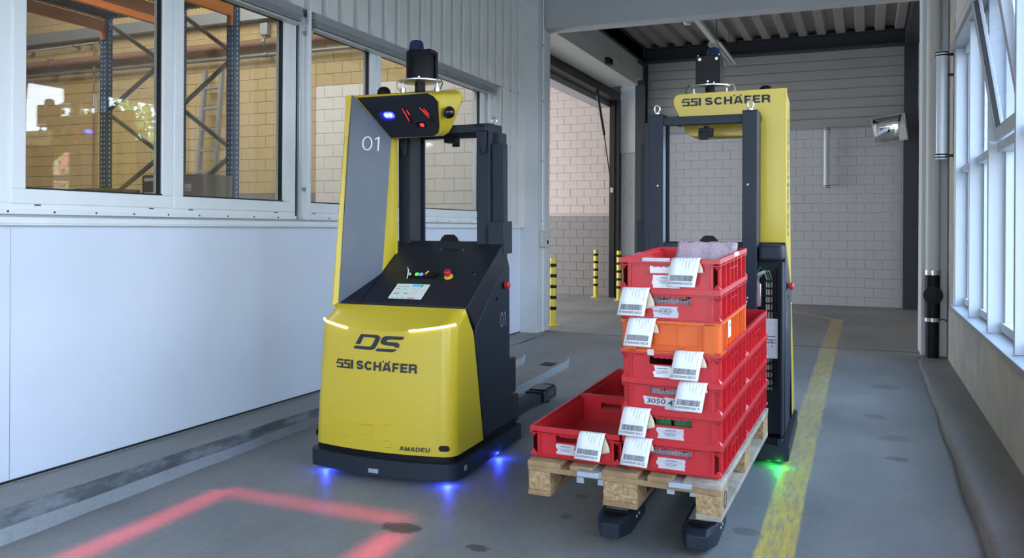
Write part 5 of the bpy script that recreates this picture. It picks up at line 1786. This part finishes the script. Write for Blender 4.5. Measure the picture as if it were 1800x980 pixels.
def torn(x0, x1, z0, z1, seed, jag=.006, sides='lr'):
    q = random.Random(seed)
    pts = [(x0, z0)]
    n = 5
    for i in range(1, n):
        pts.append((x0 + (x1 - x0) * i / n, z0 + (q.uniform(0, jag) if 'b' in sides else 0)))
    pts.append((x1, z0))
    for i in range(1, n):
        pts.append((x1 + (q.uniform(-jag, jag) if 'r' in sides else 0), z0 + (z1 - z0) * i / n))
    pts.append((x1, z1))
    pts.append((x0, z1))
    for i in range(n - 1, 0, -1):
        pts.append((x0 + (q.uniform(-jag, jag) if 'l' in sides else 0), z0 + (z1 - z0) * i / n))
    return pts
def crate(cx, y0, lev, label, group, me=red_me, lab=None, stick=None, name='crate', yaw=0):
    """cx: centre across, y0: front end, lev: level in the stack (0 lowest)"""
    c = bpy.data.objects.new(name, None)
    C.objects.link(c)
    dx, dy = (rnd.uniform(-.002, .002), rnd.uniform(-.002, .002)) if lev else (0, 0)
    c.matrix_world = PL @ Matrix.Translation((cx + dx, y0 + .298 + dy, .0005 + lev * CP)) @ Matrix.Rotation(yaw + rnd.uniform(-.003, .003), 4, 'Z')
    o = bpy.data.objects.new('body', me)
    C.objects.link(o)
    o.parent = c
    yf_ = -CL / 2 - .001
    if stick:
        x0, x1, z0, z1, seed, kind = stick
        ys = -CL / 2 + .0105
        pg = torn(x0, x1, z0, z1, seed)
        s_ = MB().add([(x, ys, z) for x, z in pg], [tuple(t) for t in tessellate_polygon([[Vector((x, z, 0)) for x, z in pg]])]).build('address_sticker', 'sticker' if kind != 'w' else 'paper', c)
        t = MB()
        if kind != 'num':
            xm = (x0 + x1) / 2
            t.box(xm - .022, xm + .022, ys - .0008, ys - .0004, z1 - .012, z1 - .008)
            t.box(x0 + .012, x1 - .012, ys - .0008, ys - .0004, z1 - .0155, z1 - .0145)
            for k, (a, w_) in enumerate(((.30, .030), (.38, .026), (.32, .022))):
                t.box(xm - w_, xm + w_ * .8, ys - .0008, ys - .0004, z1 - .0225 - k * .0045, z1 - .0205 - k * .0045)
            t.build('printed_lines', 'ink_soft', s_)
            if kind == 'hand':
                h = MB()
                x = x0 + .006
                while x < x1 - .02:
                    a = [(x + k * .004, ys - .0015, z1 - .018 + (.005 if k % 2 else -.004) * rnd.uniform(.5, 1)) for k in range(4)]
                    h.tube(a, .0009, 5)
                    x += .019
                h.build('handwriting', 'ink', s_)
    if lab:
        lx, digits, flare = lab
        W_, H_ = .109, .118
        lx += .014
        zt = CHT + .0015
        yr = -CL / 2 - .002
        # paper hangs from the rim: path of (y, z)
        path = [(yr + .010, zt - .002), (yr + .005, zt + .0015), (yr - .004, zt + .002), (yr - .012, zt - .004), (yr - .018, zt - .016), (yr - .022, zt - .032), (yr - .024, zt - .050), (yr - .0255, zt - .070), (yr - .0265, zt - .090), (yr - .027, zt - .108)]
        cum = [0]
        for p, q in zip(path, path[1:]):
            cum.append(cum[-1] + math.hypot(q[0] - p[0], q[1] - p[1]))
        T = cum[-1]
        def dr(u, v, h=0):
            """u across, v from the top (0) to the lower edge (1)"""
            d = v * T
            i = 0
            while i < len(cum) - 2 and cum[i + 1] < d:
                i += 1
            k = (d - cum[i]) / (cum[i + 1] - cum[i])
            y = path[i][0] * (1 - k) + path[i + 1][0] * k
            z = path[i][1] * (1 - k) + path[i + 1][1] * k
            sk = -.018 * v - .004 * v * v      # swings a little to the left
            return (lx + sk + (u - .5) * W_ * (1 + .03 * v), y - h - .006 * u * v, z + h * .3)
        g = MB().grid([[dr(u / 4, v / 16) for u in range(5)] for v in range(17)]).build('barcode_label', 'paper', c, smooth=60, solid=.0004)
        bb = MB()
        q = random.Random(int(digits[-3:]))
        u = .085
        while u < .875:
            w_ = q.choice((.006, .006, .012))
            bb.quad(dr(u, .66, .0006), dr(u + w_, .66, .0006), dr(u + w_, .83, .0006), dr(u, .83, .0006))
            u += w_ + q.choice((.005, .005, .010))
        bb.build('barcode', 'ink', g)
        vs, fs = fit2d(text2d(digits, 1, .015), .05, .90, .935, .858)
        MB().add([dr(x, y, .0007) for x, y in vs], fs).build('digits', 'ink', g)
        tl = MB()
        for (uu, v0, v1) in ((.30, .14, .26), (.42, .12, .40), (.53, .12, .17), (.54, .22, .46), (.63, .12, .17), (.65, .22, .46), (.74, .12, .28), (.86, .12, .56)):
            nseg = max(2, int((v1 - v0) / .035))
            for k in range(nseg):
                va_ = v0 + (v1 - v0) * k / nseg
                vb_ = va_ + (v1 - v0) / nseg * q.uniform(.6, .9)
                tl.quad(dr(uu, va_, .0006), dr(uu + .016, va_, .0006), dr(uu + .016, vb_, .0006), dr(uu, vb_, .0006))
        tl.build('printed_lines', 'ink_soft', g)
        # pale carrier paper curling out behind on the right
        fl_ = MB()
        a = []
        for i in range(7):
            s = i / 6
            hh = .022 + .034 * flare
            x_a = lx + W_ / 2 - .014 - .012 * s
            x_b = lx + W_ / 2 - .008 + (.005 + .017 * flare) * math.sin(s * PI / 2)
            a.append([(x_a + (x_b - x_a) * j / 3, yr - .003 - .008 * s, zt - .012 - hh * s - (.012 * s * (1 - j / 3) if flare > .8 else 0)) for j in range(4)])
        fl_.grid(a).build('carrier_paper', 'card_back', c, smooth=60, solid=.0004)
    return tag(c, label, 'crate', group)
FRX, RRX = -.205, -.205
stk = 'red crates stacked at the front right of the pallet'
# front right stack: seven crates, the third from the top orange
crate(FRX, .045, 0, 'red crate at the bottom of the front stack, bubble wrap in its hand hole', stk, lab=(-.135, '0100000000106522', .3), stick=(-.055, .055, .018, .062, 3, 'p'))
crate(FRX, .045, 1, 'red crate second from the bottom of the front stack, green goods in its hand hole', stk, lab=(-.140, '0100000000106521', 1.0), stick=(-.055, .053, .018, .062, 4, 'p'))
crate(FRX, .045, 2, 'red crate hand-marked 3050 4386 in the middle of the front stack', stk, lab=(.082, '0100000000106519', .0))
crate(FRX, .045, 3, 'red crate directly under the orange crate, tape patch on its rim', stk, lab=(.070, '0100000000106523', .7), stick=(-.065, .000, .020, .066, 5, 'w'))
crate(FRX, .045, 4, 'bright orange crate in the front stack of red crates', stk, me=orange_me, lab=(-.115, '0100000000106524', .6))
crate(FRX, .045, 5, 'red crate directly above the orange crate with a handwritten sticker', stk, lab=(-.140, '0100000000106525', 1.1), stick=(-.068, .030, .018, .062, 6, 'hand'))
crate(FRX, .045, 6, 'topmost red crate of the front stack, open with foam sheet inside', stk, lab=(.060, '0100000000106528', .6), stick=(-.066, .040, .014, .064, 7, 'w'))
rk = 'red crates stacked at the rear right of the pallet'
for i, t in enumerate(('lowest', 'second lowest', 'third lowest', 'topmost')):
    crate(RRX, .045 + .6, i, '%s red crate of the rear stack behind the front stack' % t, rk)
crate(-.610, .045, 0, 'single open red crate at the front left of the pallet', 'low red crates on the left of the pallet', lab=(.075, '0100000000106529', 1.1), stick=(-.080, .000, .022, .066, 8, 'p'))
crate(-.610, .645, 0, 'single open red crate at the rear left of the pallet', 'low red crates on the left of the pallet')

def on_crate(name, lev, cx=FRX, y0=.045):
    o = bpy.data.objects.new(name, None)
    C.objects.link(o)
    o.matrix_world = PL @ Matrix.Translation((cx, y0 + .298, .0005 + lev * CP))
    return o
ys = -CL / 2 + .0100
# number tapes: on the crate itself
c3 = [o for o in C.objects if o.get('label', '').startswith('red crate hand-marked')][0]
st1 = MB().poly([(-.105, ys, .030), (-.02, ys, .027), (-.02, ys, .057), (-.112, ys, .062)]).build('number_tape', 'sticker', c3)
st2 = MB().poly([(-.024, ys - .0005, .015), (.050, ys - .0005, .012), (.050, ys - .0005, .058), (-.024, ys - .0005, .063)]).build('number_tape', 'sticker', c3)
for tx_, x0, x1, z0, z1, par in (('3050', -.098, -.022, .035, .055, st1), ('438', -.012, .045, .030, .054, st2), ('6', .052, .066, .032, .052, st2)):
    vs, fs = fit2d(text2d(tx_, 1, .012), x0, x1, z0, z1)
    MB().add([(x + (z - z0) * .12, ys - .0012, z) for x, z in vs], fs).build('handwriting', 'ink', par)
# tapes and labels on the top crates
c7 = [o for o in C.objects if o.get('label', '').startswith('topmost red crate of the front')][0]
MB().box(-.078, .040, ys - .0006, ys - .0002, .072, .100).build('slot_card', 'paper', c7)
MB().box(-.105, .005, -.2985, -.2975, .1185, .1325).build('clear_tape', 'tape', c7)
MB().box(.198 - .0, .1985, -.01, .085, .118, .134).build('rim_label', 'paper', c7)
MB().add([(-.188, -.20, .1335), (-.176, -.20, .1335), (-.176, -.06, .1335), (-.188, -.06, .1335)], [(0, 1, 2, 3)]).build('rim_tape', 'tape', c7)
c4 = [o for o in C.objects if o.get('label', '').startswith('red crate directly under')][0]
MB().box(-.088, -.062, -.2985, -.2975, .108, .131).build('tape_patch', 'tape', c4)
c5 = [o for o in C.objects if o.get('label', '').startswith('bright orange')][0]
MB().box(.1925, .1965, -.130, -.085, .045, .112).build('side_label', 'paper', c5)
MB().box(.1965, .1968, -.12, -.095, .085, .10).box(.1965, .1968, -.115, -.10, .06, .064).build('printed_lines', 'ink_soft', c5)
# contents
fm = on_crate('foam_sheet', 6)
b = MB()
rows = []
for j in range(7):
    s = j / 6
    rows.append([(-.090 + .262 * i / 14 - .010 * (1 - s), .215 - .10 * (1 - s) ** 2 + .003 * math.sin(i * 1.3), .040 + .122 * s + .002 * math.sin(i * 1.7 + j)) for i in range(15)])
b.grid(rows)
b.build('sheet', 'foam', fm, smooth=60, solid=.004)
MB().grid([[(-.12 + .29 * i / 12, -.25 + .19 * j / 5, .078 + .006 * math.sin(i * 1.9 + j * 2.3)) for i in range(13)] for j in range(6)]).build('folded_layer', 'foam', fm, smooth=60, solid=.004)
tag(fm, 'translucent foam packing sheet rising out of the topmost crate', 'packing')
for i, (x0, x1) in enumerate(((-.07, -.006), (.006, .075))):
    g = on_crate('green_carton', 1)
    MB().box(x0, x1, -.265, -.10, .0145, .0955).build('box', 'green', g, bevel=.003)
    MB().box(x0 + .005, x1 - .005, -.25, -.11, .0955, .0975).build('lid', 'green', g)
    tag(g, ['left green pack showing in the hand hole of the second crate from the bottom', 'right green pack showing in the hand hole of the second crate from the bottom'][i], 'box')
def wrap(lev, lab):
    w = on_crate('bubble_wrap', lev)
    rows = [[(-.17 + .34 * i / 16, -.262 + .48 * j / 10, .088 + .010 * math.sin(i * 1.7) * math.cos(j * 1.3)) for i in range(17)] for j in range(11)]
    rows.insert(0, [(x, y - .004, .014) for x, y, z in rows[0]])
    MB().grid(rows).build('wrap', 'foam', w, smooth=60, solid=.003)
    bb = MB()
    for i in range(14):
        for j in range(3):
            bb.sphere((-.085 + i * .0125, -.269, .076 + j * .008), .0045, n=6)
    bb.build('bubbles', 'foam', w, kind='stuff')
    tag(w, lab, 'packing')
wrap(0, 'bubble wrap filling the bottom crate of the front stack')
wrap(2, 'bubble wrap filling the hand-marked crate')
wrap(5, 'bubble wrap in the crate above the orange one')
